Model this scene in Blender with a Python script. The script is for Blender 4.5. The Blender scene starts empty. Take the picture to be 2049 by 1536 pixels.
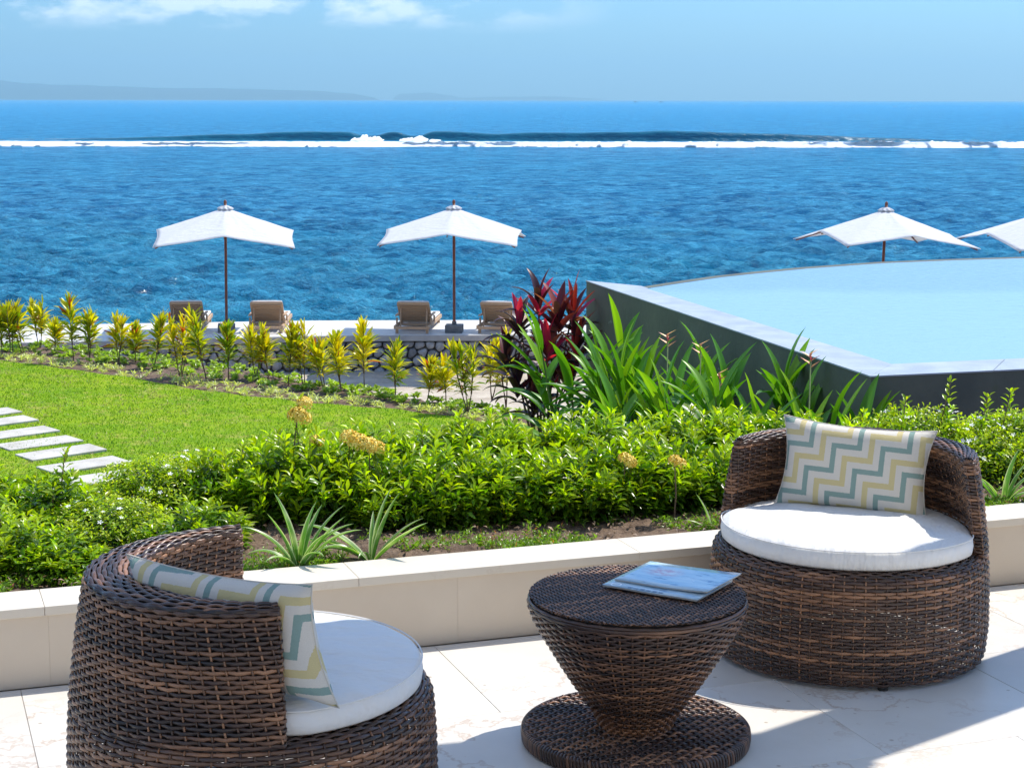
import bpy, math, random
import numpy as np
from mathutils import Vector, Matrix
random.seed(7)
rng = np.random.default_rng(7)
SC = bpy.context.scene
COL = SC.collection
rad = math.radians

# ---------------------------------------------------------------- camera
FOC = 3500.0
PITCH = math.atan(568.0 / FOC)
CAM_H = 1.85
cam_d = bpy.data.cameras.new("camera")
cam = bpy.data.objects.new("camera", cam_d)
COL.objects.link(cam)
cam_d.sensor_width = 36.0
cam_d.lens = FOC / 2049.0 * 36.0
cam_d.clip_start = 0.05
cam_d.clip_end = 80000.0
cam.location = (0, 0, CAM_H)
cam.rotation_euler = (math.pi / 2 - PITCH, rad(-0.1), 0)
SC.camera = cam
_R = cam.rotation_euler.to_matrix()

# ---------------------------------------------------------------- sun, sky, exposure
SUN_AZ = rad(39.0)      # from +X towards +Y
SUN_EL = rad(55.0)
SUN_DIR = Vector((math.cos(SUN_AZ) * math.cos(SUN_EL), math.sin(SUN_AZ) * math.cos(SUN_EL), math.sin(SUN_EL)))
sun_d = bpy.data.lights.new("sun", 'SUN')
sun_d.energy = 4.3
sun_d.angle = rad(0.5)
sun_d.color = (1.0, 0.94, 0.84)
sun = bpy.data.objects.new("sun", sun_d)
sun.rotation_euler = SUN_DIR.to_track_quat('Z', 'Y').to_euler()
sun.location = (6, 6, 12)
COL.objects.link(sun)

world = bpy.data.worlds.new("World")
SC.world = world
world.use_nodes = True
wt = world.node_tree
wt.nodes.clear()
def wn(t, **k):
    n = wt.nodes.new(t)
    for a, b in k.items(): setattr(n, a, b)
    return n
w_out = wn('ShaderNodeOutputWorld'); w_bg = wn('ShaderNodeBackground')
sky = wn('ShaderNodeTexSky'); sky.sky_type = 'NISHITA'
sky.sun_disc = False
sky.sun_elevation = SUN_EL
sky.sun_rotation = math.pi / 2 - SUN_AZ
sky.altitude = 0; sky.air_density = 1.0; sky.dust_density = 1.0; sky.ozone_density = 4.0
w_bg.inputs['Strength'].default_value = 0.13
# clouds: noise over the direction, low cumulus from about one degree of elevation upwards
tc = wn('ShaderNodeTexCoord')
sep = wn('ShaderNodeSeparateXYZ')
wt.links.new(tc.outputs['Generated'], sep.inputs[0])
mp = wn('ShaderNodeMapping'); mp.inputs['Scale'].default_value = (14, 14, 34); mp.inputs['Location'].default_value = (3.3, 0.2, 0.6)
wt.links.new(tc.outputs['Generated'], mp.inputs[0])
ns = wn('ShaderNodeTexNoise'); ns.inputs['Scale'].default_value = 1.0; ns.inputs['Detail'].default_value = 9; ns.inputs['Roughness'].default_value = 0.58
wt.links.new(mp.outputs[0], ns.inputs['Vector'])
rmp = wn('ShaderNodeMapRange'); rmp.inputs['From Min'].default_value = 0.50; rmp.inputs['From Max'].default_value = 0.60
wt.links.new(ns.outputs['Fac'], rmp.inputs['Value'])
el = wn('ShaderNodeMapRange'); el.inputs['From Min'].default_value = 0.036; el.inputs['From Max'].default_value = 0.046
wt.links.new(sep.outputs['Z'], el.inputs['Value'])
mul = wn('ShaderNodeMath', operation='MULTIPLY'); wt.links.new(rmp.outputs[0], mul.inputs[0]); 
side = wn('ShaderNodeMapRange'); side.inputs['From Min'].default_value = 0.06; side.inputs['From Max'].default_value = -0.04
wt.links.new(sep.outputs['X'], side.inputs['Value'])
es = wn('ShaderNodeMath', operation='MULTIPLY'); wt.links.new(el.outputs[0], es.inputs[0]); wt.links.new(side.outputs[0], es.inputs[1]); wt.links.new(es.outputs[0], mul.inputs[1])
mul2 = wn('ShaderNodeMath', operation='MULTIPLY'); wt.links.new(mul.outputs[0], mul2.inputs[0]); mul2.inputs[1].default_value = 0.8
tint = wn('ShaderNodeMix', data_type='RGBA', blend_type='MULTIPLY'); tint.inputs[0].default_value = 1.0
wt.links.new(sky.outputs[0], tint.inputs[6]); tint.inputs[7].default_value = (0.50, 0.82, 1.17, 1)
cm = wn('ShaderNodeMix', data_type='RGBA'); wt.links.new(mul2.outputs[0], cm.inputs[0])
wt.links.new(tint.outputs[2], cm.inputs[6]); cm.inputs[7].default_value = (8.4, 8.9, 9.4, 1)
wt.links.new(cm.outputs[2], w_bg.inputs['Color'])
wt.links.new(w_bg.outputs[0], w_out.inputs[0])

vs = SC.view_settings
vs.view_transform = 'Standard'; vs.look = 'None'; vs.gamma = 1.0; vs.exposure = 0.42
vs.use_curve_mapping = False
SC.cycles.max_bounces = 8
SC.cycles.transparent_max_bounces = 8
SC.cycles.caustics_reflective = False
SC.cycles.caustics_refractive = False

# ---------------------------------------------------------------- pixel -> place helpers (photo is 2049 x 1536)
def ray(u, v):
    return (_R @ Vector(((u - 1024.5) / FOC, -(v - 768.0) / FOC, -1.0)))
def P(u, v, z=0.0):
    d = ray(u, v); t = (z - CAM_H) / d.z
    return Vector((d.x * t, d.y * t, z))
def PD(u, v, y):
    d = ray(u, v); t = y / d.y
    return Vector((d.x * t, y, CAM_H + d.z * t))
WA = rad(19.5)                      # direction of the planter wall and of the tiles
WE = Vector((math.cos(WA), math.sin(WA), 0)); WN = Vector((-math.sin(WA), math.cos(WA), 0))
WQ = 5.543
def W(s, q, z=0.0):
    p = WE * s + WN * q
    return Vector((p.x, p.y, z))

# ---------------------------------------------------------------- object helpers
def tag(o, label=None, cat=None, group=None, kind=None):
    if label: o['label'] = label
    if cat: o['category'] = cat
    if group: o['group'] = group
    if kind: o['kind'] = kind
    return o
def empty(name, loc=(0, 0, 0), rz=0.0):
    o = bpy.data.objects.new(name, None); COL.objects.link(o)
    o.location = loc; o.rotation_euler = (0, 0, rz); o.empty_display_size = 0.2
    return o
def link(name, me, mat=None, parent=None, loc=None, rot=None):
    if mat is not None and len(me.materials) == 0: me.materials.append(mat)
    o = bpy.data.objects.new(name, me); COL.objects.link(o)
    if parent is not None: o.parent = parent
    if loc is not None: o.location = loc
    if rot is not None: o.rotation_euler = rot
    return o
def mesh_np(name, V, F, col=None, smooth=True, uv=None):
    """V (n,3); F (m,3 or 4) int array or list of arrays; col (n,3|4) per vertex"""
    me = bpy.data.meshes.new(name)
    Fs = F if isinstance(F, (list, tuple)) else [F]
    Fs = [np.asarray(f, dtype=np.int32) for f in Fs if len(f)]
    nl = sum(f.size for f in Fs); nf = sum(len(f) for f in Fs)
    me.vertices.add(len(V)); me.vertices.foreach_set('co', np.asarray(V, dtype=np.float32).ravel())
    me.loops.add(nl); me.polygons.add(nf)
    me.loops.foreach_set('vertex_index', np.concatenate([f.ravel() for f in Fs]))
    tot = np.concatenate([np.full(len(f), f.shape[1], dtype=np.int32) for f in Fs])
    st = np.concatenate([[0], np.cumsum(tot)[:-1]]).astype(np.int32)
    me.polygons.foreach_set('loop_start', st)
    me.polygons.foreach_set('loop_total', tot)
    if smooth: me.polygons.foreach_set('use_smooth', np.ones(nf, dtype=bool))
    me.update(calc_edges=True)
    if col is not None:
        c = np.asarray(col, dtype=np.float32)
        if c.shape[1] == 3: c = np.hstack([c, np.ones((len(c), 1), dtype=np.float32)])
        a = me.color_attributes.new('Col', 'FLOAT_COLOR', 'POINT')
        a.data.foreach_set('color', c.ravel())
    if uv is not None:
        l = me.uv_layers.new(name='UVMap')
        idx = np.concatenate([f.ravel() for f in Fs])
        l.data.foreach_set('uv', np.asarray(uv, dtype=np.float32)[idx].ravel())
    me.validate()
    return me
class MB:
    """collects simple shapes into ONE mesh"""
    def __init__(s): s.v = []; s.f = []
    def add(s, v, f):
        b = len(s.v); s.v += [tuple(p) for p in v]; s.f += [tuple(i + b for i in q) for q in f]; return s
    def box(s, c, d, rz=0.0, M=None):
        x, y, z = d[0] / 2, d[1] / 2, d[2] / 2
        vs = [Vector((i * x, j * y, k * z)) for k in (-1, 1) for j in (-1, 1) for i in (-1, 1)]
        m = M if M is not None else Matrix.Rotation(rz, 3, 'Z')
        vs = [m @ p + Vector(c) for p in vs]
        return s.add(vs, [(0, 2, 3, 1), (4, 5, 7, 6), (0, 1, 5, 4), (2, 6, 7, 3), (0, 4, 6, 2), (1, 3, 7, 5)])
    def bar(s, a, b, w, h=None, up=(0, 0, 1)):
        a = Vector(a); b = Vector(b); d = b - a; L = d.length; d.normalize()
        u = Vector(up); 
        if abs(d.dot(u)) > .98: u = Vector((0, 1, 0))
        x = d.cross(u).normalized(); y = x.cross(d)
        M = Matrix((x, d, y)).transposed()
        return s.box((a + b) / 2, (w, L, h or w), M=M)
    def tube(s, pts, r, n=8, cap=True):
        pts = [Vector(p) for p in pts]
        rs = r if isinstance(r, (list, tuple)) else [r] * len(pts)
        vs = []; fs = []
        for i, p in enumerate(pts):
            t = (pts[min(i + 1, len(pts) - 1)] - pts[max(i - 1, 0)]).normalized()
            u = Vector((0, 0, 1)) if abs(t.z) < .9 else Vector((1, 0, 0))
            x = t.cross(u).normalized(); y = x.cross(t)
            for k in range(n):
                a = 2 * math.pi * k / n
                vs.append(p + (x * math.cos(a) + y * math.sin(a)) * rs[i])
        for i in range(len(pts) - 1):
            for k in range(n):
                k2 = (k + 1) % n
                fs.append((i * n + k, i * n + k2, (i + 1) * n + k2, (i + 1) * n + k))
        if cap:
            fs.append(tuple(range(n - 1, -1, -1))[::-1]); fs.append(tuple((len(pts) - 1) * n + k for k in range(n)))
        return s.add(vs, fs)
    def lathe(s, prof, n=48, c=(0, 0, 0)):
        vs = []; fs = []
        for r, z in prof:
            for k in range(n):
                a = 2 * math.pi * k / n
                vs.append((c[0] + r * math.cos(a), c[1] + r * math.sin(a), c[2] + z))
        for i in range(len(prof) - 1):
            for k in range(n):
                k2 = (k + 1) % n
                fs.append((i * n + k, i * n + k2, (i + 1) * n + k2, (i + 1) * n + k))
        return s.add(vs, fs)
    def prism(s, poly, z0, z1):
        n = len(poly)
        vs = [(p[0], p[1], z0) for p in poly] + [(p[0], p[1], z1) for p in poly]
        fs = [tuple(range(n))[::-1], tuple(range(n, 2 * n))]
        fs += [(i, (i + 1) % n, n + (i + 1) % n, n + i) for i in range(n)]
        return s.add(vs, fs)
    def mesh(s, name, smooth=False):
        me = bpy.data.meshes.new(name); me.from_pydata(s.v, [], s.f)
        if smooth:
            me.polygons.foreach_set('use_smooth', [True] * len(me.polygons))
        me.update(); return me
    def build(s, name, mat, parent=None, smooth=False, bevel=0.0, seg=2):
        o = link(name, s.mesh(name, smooth), mat, parent)
        if bevel:
            b = o.modifiers.new('bevel', 'BEVEL'); b.width = bevel; b.segments = seg; b.limit_method = 'ANGLE'
        return o

# ---------------------------------------------------------------- materials
def nt(name):
    m = bpy.data.materials.new(name); m.use_nodes = True
    t = m.node_tree; b = t.nodes['Principled BSDF']
    return m, t, b
def node(t, ty, ins=None, **k):
    n = t.nodes.new(ty)
    for a, b in k.items(): setattr(n, a, b)
    if ins:
        for a, b in ins.items(): n.inputs[a].default_value = b
    return n
def mixc(t, fac, c1, c2, bt='MIX'):
    n = node(t, 'ShaderNodeMix', data_type='RGBA', blend_type=bt)
    for i, s in ((0, fac), (6, c1), (7, c2)):
        if hasattr(s, 'is_linked'): t.links.new(s, n.inputs[i])
        else: n.inputs[i].default_value = s if i == 0 else (*s, 1) if len(s) == 3 else s
    return n.outputs[2]
def noise(t, scale, detail=4, rough=.55, vec=None, coord='Object', sc=(1, 1, 1)):
    n = node(t, 'ShaderNodeTexNoise', {'Scale': scale, 'Detail': detail, 'Roughness': rough})
    c = vec
    if c is None:
        tcn = node(t, 'ShaderNodeTexCoord'); c = tcn.outputs[coord]
    if sc != (1, 1, 1):
        m = node(t, 'ShaderNodeMapping'); m.inputs['Scale'].default_value = sc
        t.links.new(c, m.inputs[0]); c = m.outputs[0]
    t.links.new(c, n.inputs['Vector'])
    return n.outputs['Fac']
def rng_n(t, src, a, b, c=0.0, d=1.0):
    m = node(t, 'ShaderNodeMapRange', {'From Min': a, 'From Max': b, 'To Min': c, 'To Max': d})
    t.links.new(src, m.inputs['Value']); return m.outputs[0]
def geo_pos(t):
    g = node(t, 'ShaderNodeNewGeometry'); return g.outputs['Position']
def bump(t, b, src, dist=.01, strength=1.0, prev=None):
    n = node(t, 'ShaderNodeBump', {'Distance': dist, 'Strength': strength})
    t.links.new(src, n.inputs['Height'])
    if prev is not None: t.links.new(prev, n.inputs['Normal'])
    t.links.new(n.outputs[0], b.inputs['Normal']); return n.outputs[0]
def simple(name, c1, c2=None, scale=8, rough=.6, bmp=0.0, bscale=None, detail=5, spec=.5, lo=.35, hi=.65, world=True, sc=(1, 1, 1)):
    m, t, b = nt(name)
    b.inputs['Roughness'].default_value = rough
    b.inputs['Specular IOR Level'].default_value = spec
    vec = geo_pos(t) if world else None
    if c2 is not None:
        f = rng_n(t, noise(t, scale, detail, vec=vec, sc=sc), lo, hi)
        t.links.new(mixc(t, f, c1, c2), b.inputs['Base Color'])
    else: b.inputs['Base Color'].default_value = (*c1, 1)
    if bmp: bump(t, b, noise(t, bscale or scale * 4, 6, vec=vec, sc=sc), bmp)
    return m
def foliage(name, rough=.35, transl=.35, tcol=(1.3, 1.5, .5), gain=1.0):
    m, t, b = nt(name)
    a = node(t, 'ShaderNodeAttribute', attribute_name='Col')
    b.inputs['Roughness'].default_value = rough
    b.inputs['Specular IOR Level'].default_value = .5
    t.links.new(a.outputs['Color'], b.inputs['Base Color'])
    tr = node(t, 'ShaderNodeBsdfTranslucent')
    t.links.new(mixc(t, 1.0, a.outputs['Color'], tcol, 'MULTIPLY'), tr.inputs[0])
    mx = node(t, 'ShaderNodeMixShader'); mx.inputs[0].default_value = transl
    t.links.new(b.outputs[0], mx.inputs[1]); t.links.new(tr.outputs[0], mx.inputs[2])
    t.links.new(mx.outputs[0], t.nodes['Material Output'].inputs[0])
    return m
M = {}
M['leaf'] = foliage('leaf_green', .28, .44, (1.4, 1.5, .4))
M['leaf_big'] = foliage('leaf_broad', .34, .32)
M['grass'] = foliage('grass_blades', .6, .3, (1.1, 1.2, .6))
M['petal'] = foliage('petals', .5, .3, (1.0, 1.0, .9))
M['stem'] = simple('woody_stem', (.13, .08, .05), (.22, .15, .09), 60, .8)
M['stem_green'] = simple('green_stem', (.10, .17, .04), (.16, .22, .06), 40, .6)

def floor_mat(name, c1, c2, vein, rough=.35, objrand=.06, vs_=.62):
    m, t, b = nt(name)
    p = geo_pos(t)
    oi = node(t, 'ShaderNodeObjectInfo')
    add = node(t, 'ShaderNodeVectorMath', operation='ADD'); t.links.new(p, add.inputs[0])
    cx = node(t, 'ShaderNodeVectorMath', operation='SCALE'); cx.inputs[0].default_value = (37, 51, 13)
    t.links.new(oi.outputs['Random'], cx.inputs['Scale']); t.links.new(cx.outputs[0], add.inputs[1])
    v = add.outputs[0]
    n1 = rng_n(t, noise(t, 2.2, 6, .6, vec=v), .35, .7)
    base = mixc(t, n1, c1, c2)
    # thin veins: narrow band of a warped noise
    n2 = noise(t, 1.7, 7, .62, vec=v)
    d = node(t, 'ShaderNodeMath', operation='SUBTRACT'); t.links.new(n2, d.inputs[0]); d.inputs[1].default_value = .5
    ab = node(t, 'ShaderNodeMath', operation='ABSOLUTE'); t.links.new(d.outputs[0], ab.inputs[0])
    vmask = rng_n(t, ab.outputs[0], 0.0, .012, 1.0, 0.0)
    n3 = rng_n(t, noise(t, 1.3, 3, vec=v), .44, .60)
    mm = node(t, 'ShaderNodeMath', operation='MULTIPLY'); t.links.new(vmask, mm.inputs[0]); t.links.new(n3, mm.inputs[1])
    m3 = node(t, 'ShaderNodeMath', operation='MULTIPLY'); t.links.new(mm.outputs[0], m3.inputs[0]); m3.inputs[1].default_value = vs_
    c = mixc(t, m3.outputs[0], base, vein)
    # pits
    vo = node(t, 'ShaderNodeTexVoronoi', {'Scale': 9.0}); t.links.new(v, vo.inputs['Vector'])
    pit = rng_n(t, vo.outputs['Distance'], .03, .075, .75, 0.0)
    c = mixc(t, pit, c, (.33, .25, .18))
    r = rng_n(t, oi.outputs['Random'], 0, 1, 1 - objrand, 1 + objrand)
    hs = node(t, 'ShaderNodeHueSaturation'); t.links.new(c, hs.inputs['Color']); t.links.new(r, hs.inputs['Value'])
    t.links.new(hs.outputs[0], b.inputs['Base Color'])
    b.inputs['Roughness'].default_value = rough
    bump(t, b, noise(t, 25, 5, vec=v), .0006)
    return m
M['tile'] = floor_mat('limestone_tile', (.66, .62, .555), (.74, .705, .645), (.42, .28, .18), .38)
M['wall_stone'] = floor_mat('planter_limestone', (.61, .52, .415), (.67, .58, .47), (.40, .30, .2), .5, .02, .2)
M['coping'] = floor_mat('coping_limestone', (.68, .61, .51), (.72, .655, .555), (.45, .33, .2), .5, .02, .18)
M['grout'] = simple('grout', (.55, .47, .37), (.62, .54, .44), 30, .9)

def wicker_mat():
    m, t, b = nt('woven_resin')
    a = node(t, 'ShaderNodeAttribute', attribute_name='Col')
    sp = node(t, 'ShaderNodeSeparateColor'); t.links.new(a.outputs['Color'], sp.inputs[0])
    f = sp.outputs[0]
    cr = node(t, 'ShaderNodeValToRGB'); t.links.new(f, cr.inputs[0])
    e = cr.color_ramp.elements
    e[0].position = 0.0; e[0].color = (.020, .013, .011, 1)
    e[1].position = 1.0; e[1].color = (.38, .19, .10, 1)
    x = e.new(.45); x.color = (.072, .038, .026, 1)
    x = e.new(.72); x.color = (.23, .115, .062, 1)
    fine = rng_n(t, noise(t, 420, 3, vec=geo_pos(t)), .3, .7, .8, 1.2)
    hs = node(t, 'ShaderNodeHueSaturation'); t.links.new(cr.outputs[0], hs.inputs['Color']); t.links.new(fine, hs.inputs['Value'])
    t.links.new(hs.outputs[0], b.inputs['Base Color'])
    b.inputs['Roughness'].default_value = .34
    b.inputs['Specular IOR Level'].default_value = .55
    return m
M['wicker'] = wicker_mat()
M['dark'] = simple('dark_liner', (.012, .009, .008), None, rough=.8)
M['plastic_black'] = simple('black_plastic', (.015, .015, .015), None, rough=.4)

def cloth(name, c, sc=700, rough=.85):
    m, t, b = nt(name)
    n = noise(t, 3, 5, coord='Object')
    t.links.new(mixc(t, rng_n(t, n, .35, .65), tuple(x * .96 for x in c), c), b.inputs['Base Color'])
    b.inputs['Roughness'].default_value = rough
    b.inputs['Sheen Weight'].default_value = .15
    n2 = noise(t, 7, 3, coord='Object', sc=(1, 2.2, 1))
    p = bump(t, b, n2, .020)
    bump(t, b, noise(t, sc, 2, coord='Object'), .0006, prev=p)
    return m
M['white_cloth'] = cloth('white_canvas', (.80, .79, .77))
M['canopy'] = cloth('canopy_canvas', (.82, .82, .82))
def canopy_trans():
    m = M['canopy']; t = m.node_tree; b = t.nodes['Principled BSDF']
    tr = node(t, 'ShaderNodeBsdfTranslucent', {'Color': (.85, .85, .86, 1)})
    mx = node(t, 'ShaderNodeMixShader'); mx.inputs[0].default_value = .3
    t.links.new(b.outputs[0], mx.inputs[1]); t.links.new(tr.outputs[0], mx.inputs[2])
    t.links.new(mx.outputs[0], t.nodes['Material Output'].inputs[0])
canopy_trans()

def pillow_mat():
    """woven staircase zigzag in white, sage green and straw yellow; UV are metres on the cloth"""
    m, t, b = nt('zigzag_fabric')
    uv = node(t, 'ShaderNodeTexCoord').outputs['UV']
    nz = node(t, 'ShaderNodeTexNoise', {'Scale': 260.0, 'Detail': 2.0}); t.links.new(uv, nz.inputs['Vector'])
    off = node(t, 'ShaderNodeVectorMath', operation='SUBTRACT'); t.links.new(nz.outputs['Color'], off.inputs[0]); off.inputs[1].default_value = (.5, .5, .5)
    ofs = node(t, 'ShaderNodeVectorMath', operation='SCALE'); t.links.new(off.outputs[0], ofs.inputs[0]); ofs.inputs['Scale'].default_value = .0032
    ad = node(t, 'ShaderNodeVectorMath', operation='ADD'); t.links.new(uv, ad.inputs[0]); t.links.new(ofs.outputs[0], ad.inputs[1])
    sp = node(t, 'ShaderNodeSeparateXYZ'); t.links.new(ad.outputs[0], sp.inputs[0])
    def mth(op, a, c=None, d=None):
        n = node(t, 'ShaderNodeMath', operation=op)
        for i, s in enumerate((a, c, d)):
            if s is None: continue
            if hasattr(s, 'is_linked'): t.links.new(s, n.inputs[i])
            else: n.inputs[i].default_value = s
        return n.outputs[0]
    k = .70710678
    A = mth('MULTIPLY', mth('ADD', sp.outputs[0], sp.outputs[1]), k)
    B = mth('MULTIPLY', mth('SUBTRACT', sp.outputs[1], sp.outputs[0]), k)
    per = .122
    tri = mth('PINGPONG', A, per / 2)
    F = mth('ADD', B, tri)
    fm = mth('FRACT', mth('DIVIDE', mth('ADD', F, 10.0), .112))
    teal = mth('MULTIPLY', mth('GREATER_THAN', fm, .05), mth('LESS_THAN', fm, .27))
    yel = mth('MULTIPLY', mth('GREATER_THAN', fm, .53), mth('LESS_THAN', fm, .77))
    c = mixc(t, teal, (.66, .62, .55), (.235, .345, .31))
    c = mixc(t, yel, c, (.60, .51, .26))
    th = rng_n(t, noise(t, 900, 1, vec=uv), .3, .7, .9, 1.06)
    hs = node(t, 'ShaderNodeHueSaturation'); t.links.new(c, hs.inputs['Color']); t.links.new(th, hs.inputs['Value'])
    t.links.new(hs.outputs[0], b.inputs['Base Color'])
    b.inputs['Roughness'].default_value = .9
    wv = noise(t, 1100, 1, vec=uv)
    p = bump(t, b, wv, .0008)
    bump(t, b, noise(t, 9, 4, vec=uv), .01, prev=p)
    return m
M['zigzag'] = pillow_mat()
M['piping'] = simple('pillow_seam', (.60, .56, .49), None, rough=.9)
# ================================================================ SETTING
# ---- terrace floor of limestone tiles
b = MB(); b.prism([W(-3.2, WQ + .1), W(-3.2, -3.5), W(7.4, -3.5), W(7.4, WQ + .1)], -.30, -.006)
floor = b.build('terrace_floor', M['grout']); tag(floor, kind='structure')
tile_mesh = {}
def tile(w, d):
    key = (round(w, 3), round(d, 3))
    if key not in tile_mesh:
        t = MB(); t.box((0, 0, -.011), (w - .0018, d - .0018, .022))
        me = t.mesh('tile'); me.materials.append(M['tile'])
        tile_mesh[key] = me
    return tile_mesh[key]
for r in range(12):
    q = WQ - .349 - .697 * r
    off = .31 if r % 2 == 0 else .31 + .25
    for k in range(-5, 10):
        s = off + .686 * (k + .5)
        o = link('tile', tile(.686, .697), None, floor)
        o.location = W(s, q, 0); o.rotation_euler = (rad(random.uniform(-.03, .03)), rad(random.uniform(-.03, .03)), WA)
        bv = o.modifiers.new('bevel', 'BEVEL'); bv.width = .0012; bv.segments = 1

# ---- low planter wall with coping
pw = empty('planter_wall', W(1.5, WQ, 0))
tag(pw, 'low cream limestone planter wall running behind the wicker chairs', 'wall')
pw.rotation_euler = (0, 0, WA)
def in_wall(o, s, q, z):       # child placed in the wall's own frame
    o.parent = pw; o.location = (s - 1.5, q - WQ, z)
cuts = [-3.2, -2.3, -1.62, -.62, -.28, .405, 1.08, 1.772, 2.45, 3.12, 3.80, 4.48, 5.2, 5.9, 6.6, 7.4]
for a, c in zip(cuts, cuts[1:]):
    t = MB(); t.box((0, 0, 0), (c - a - .0002, .18, .233))
    o = t.build('wall_panel', M['wall_stone'], None, bevel=.0007, seg=1)
    in_wall(o, (a + c) / 2, WQ + .102, .1165 - .001)
cuts = [-3.2, -2.4, -1.65, -.63, .395, 1.42, 2.45, 3.47, 4.5, 5.5, 6.5, 7.4]
for a, c in zip(cuts, cuts[1:]):
    t = MB(); t.box((0, 0, 0), (c - a - .0012, .215, .030))
    o = t.build('coping_slab', M['coping'], None, bevel=.0018, seg=2)
    in_wall(o, (a + c) / 2, WQ + .108, .2335 + .0152)

# ---- soil in the planter
def vnoise(x, y, scale, seed=0, octv=4, rough=.5):
    """tileless value noise with numpy"""
    tot = np.zeros_like(x, dtype=np.float64); amp = 1.0; s = 0
    for o in range(octv):
        xs = x / scale * 2 ** o + 17.3 * o + seed * 5.1; ys = y / scale * 2 ** o - 9.7 * o + seed * 3.7
        xi = np.floor(xs).astype(np.int64); yi = np.floor(ys).astype(np.int64); fx = xs - xi; fy = ys - yi
        fx = fx * fx * (3 - 2 * fx); fy = fy * fy * (3 - 2 * fy)
        def h(a, c):
            n = (a * 374761393 + c * 668265263 + seed * 1274126177 + o * 97) & 0x7fffffff
            n = ((n ^ (n >> 13)) * 1274126177) & 0x7fffffff
            return ((n ^ (n >> 16)) & 0xffff) / 65535.0
        v = (h(xi, yi) * (1 - fx) + h(xi + 1, yi) * fx) * (1 - fy) + (h(xi, yi + 1) * (1 - fx) + h(xi + 1, yi + 1) * fx) * fy
        tot += (v - .5) * amp; s += amp; amp *= rough
    return tot / s
def grid_faces(nr, nc):
    i = np.arange((nr - 1) * nc).reshape(nr - 1, nc)[:, :-1]
    return np.stack([i, i + 1, i + nc + 1, i + nc], -1).reshape(-1, 4)
M['soil'] = simple('garden_soil', (.085, .052, .033), (.20, .135, .09), 26, .95, .012, 70)
M['soil_far'] = simple('bed_mulch', (.10, .062, .045), (.19, .12, .09), 9, .95, .03, 22)
SOIL_Z = .225
ss = np.arange(-3.1, 7.4, .026); qs = np.arange(WQ + .19, WQ + 3.1, .026)
S_, Q_ = np.meshgrid(ss, qs)
Zs = SOIL_Z + .05 * vnoise(S_, Q_, .4, 3) + .035 * np.abs(vnoise(S_, Q_, .07, 4, 3)) * 2
Zs += .02 * np.clip((Q_ - WQ - .25) / .5, 0, 1)
Zs -= .75 * np.clip((Q_ - WQ - 1.35) / 1.7, 0, 1) ** 1.5
X_ = WE.x * S_ + WN.x * Q_; Y_ = WE.y * S_ + WN.y * Q_
soil = link('planting_soil', mesh_np('soil', np.stack([X_, Y_, Zs], -1).reshape(-1, 3), grid_faces(*S_.shape)), M['soil'])
tag(soil, kind='structure')
def soil_h(s, q):
    return float(SOIL_Z + .02 * np.clip((q - WQ - .25) / .5, 0, 1) - .75 * np.clip((q - WQ - 1.35) / 1.7, 0, 1) ** 1.5)

# ---- garden ground: slopes from the terrace bed to the lawn, the lawn bed and the sand by the deck
G_L = -2.2; G_S = -3.45; DK = -2.7
bed_back = [P(-400, 660, G_L), P(0, 688, G_L), P(130, 694, G_L), P(300, 716, G_L), P(480, 738, G_L), P(620, 760, G_L), P(760, 782, G_L), P(900, 806, G_L), P(1040, 826, G_L), P(1180, 848, G_L)]
bed_front = [P(-400, 690, G_L), P(0, 723, G_L), P(120, 737, G_L), P(250, 757, G_L), P(480, 793, G_L), P(620, 806, G_L), P(760, 818, G_L), P(930, 838, G_L), P(1060, 866, G_L), P(1180, 900, G_L)]
def yline(pts, x):
    return np.interp(x, [p.x for p in pts], [p.y for p in pts])
gx = np.arange(-26, 18.01, .25); gy = np.arange(4.0, 36.01, .25)
GX, GY = np.meshgrid(gx, gy)
def ground_h(x, y):
    x = np.asarray(x, float); y = np.asarray(y, float)
    q = WN.x * x + WN.y * y
    t = np.clip((q - (WQ + 1.2)) / 6.0, 0, 1); t = t * t * (3 - 2 * t)
    z = (SOIL_Z - .06) * (1 - t) + G_L * t
    z = np.where(q < WQ + 2.6, -.75, z)
    d = y - yline(bed_back, x)
    u = np.clip(d / 1.1, 0, 1); u = u * u * (3 - 2 * u)
    return z * (1 - u) + G_S * u
GZ = ground_h(GX, GY) - .012 + .03 * vnoise(GX, GY, 1.2, 8)
ground = link('garden_ground', mesh_np('ground', np.stack([GX, GY, GZ], -1).reshape(-1, 3), grid_faces(*GX.shape)), M['soil_far'])
tag(ground, kind='structure')

# ---- sand strip in front of the stone wall
M['sand'] = simple('pale_sand', (.40, .33, .25), (.56, .49, .39), 2.2, .95, .02, 14)
sx = np.arange(-24, 16, .2); sy = np.arange(23.5, 35.2, .2)
SX, SY = np.meshgrid(sx, sy)
SZ = G_S + .035 + .10 * vnoise(SX, SY, 1.4, 5) + .05 * vnoise(SX, SY, .35, 6)
dd = SY - yline(bed_back, SX) - 1.0
SZ = np.where(dd < 0, SZ - .5, SZ)
sand = link('sand', mesh_np('sand', np.stack([SX, SY, SZ], -1).reshape(-1, 3), grid_faces(*SX.shape)), M['sand'])
tag(sand, kind='structure')

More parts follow.
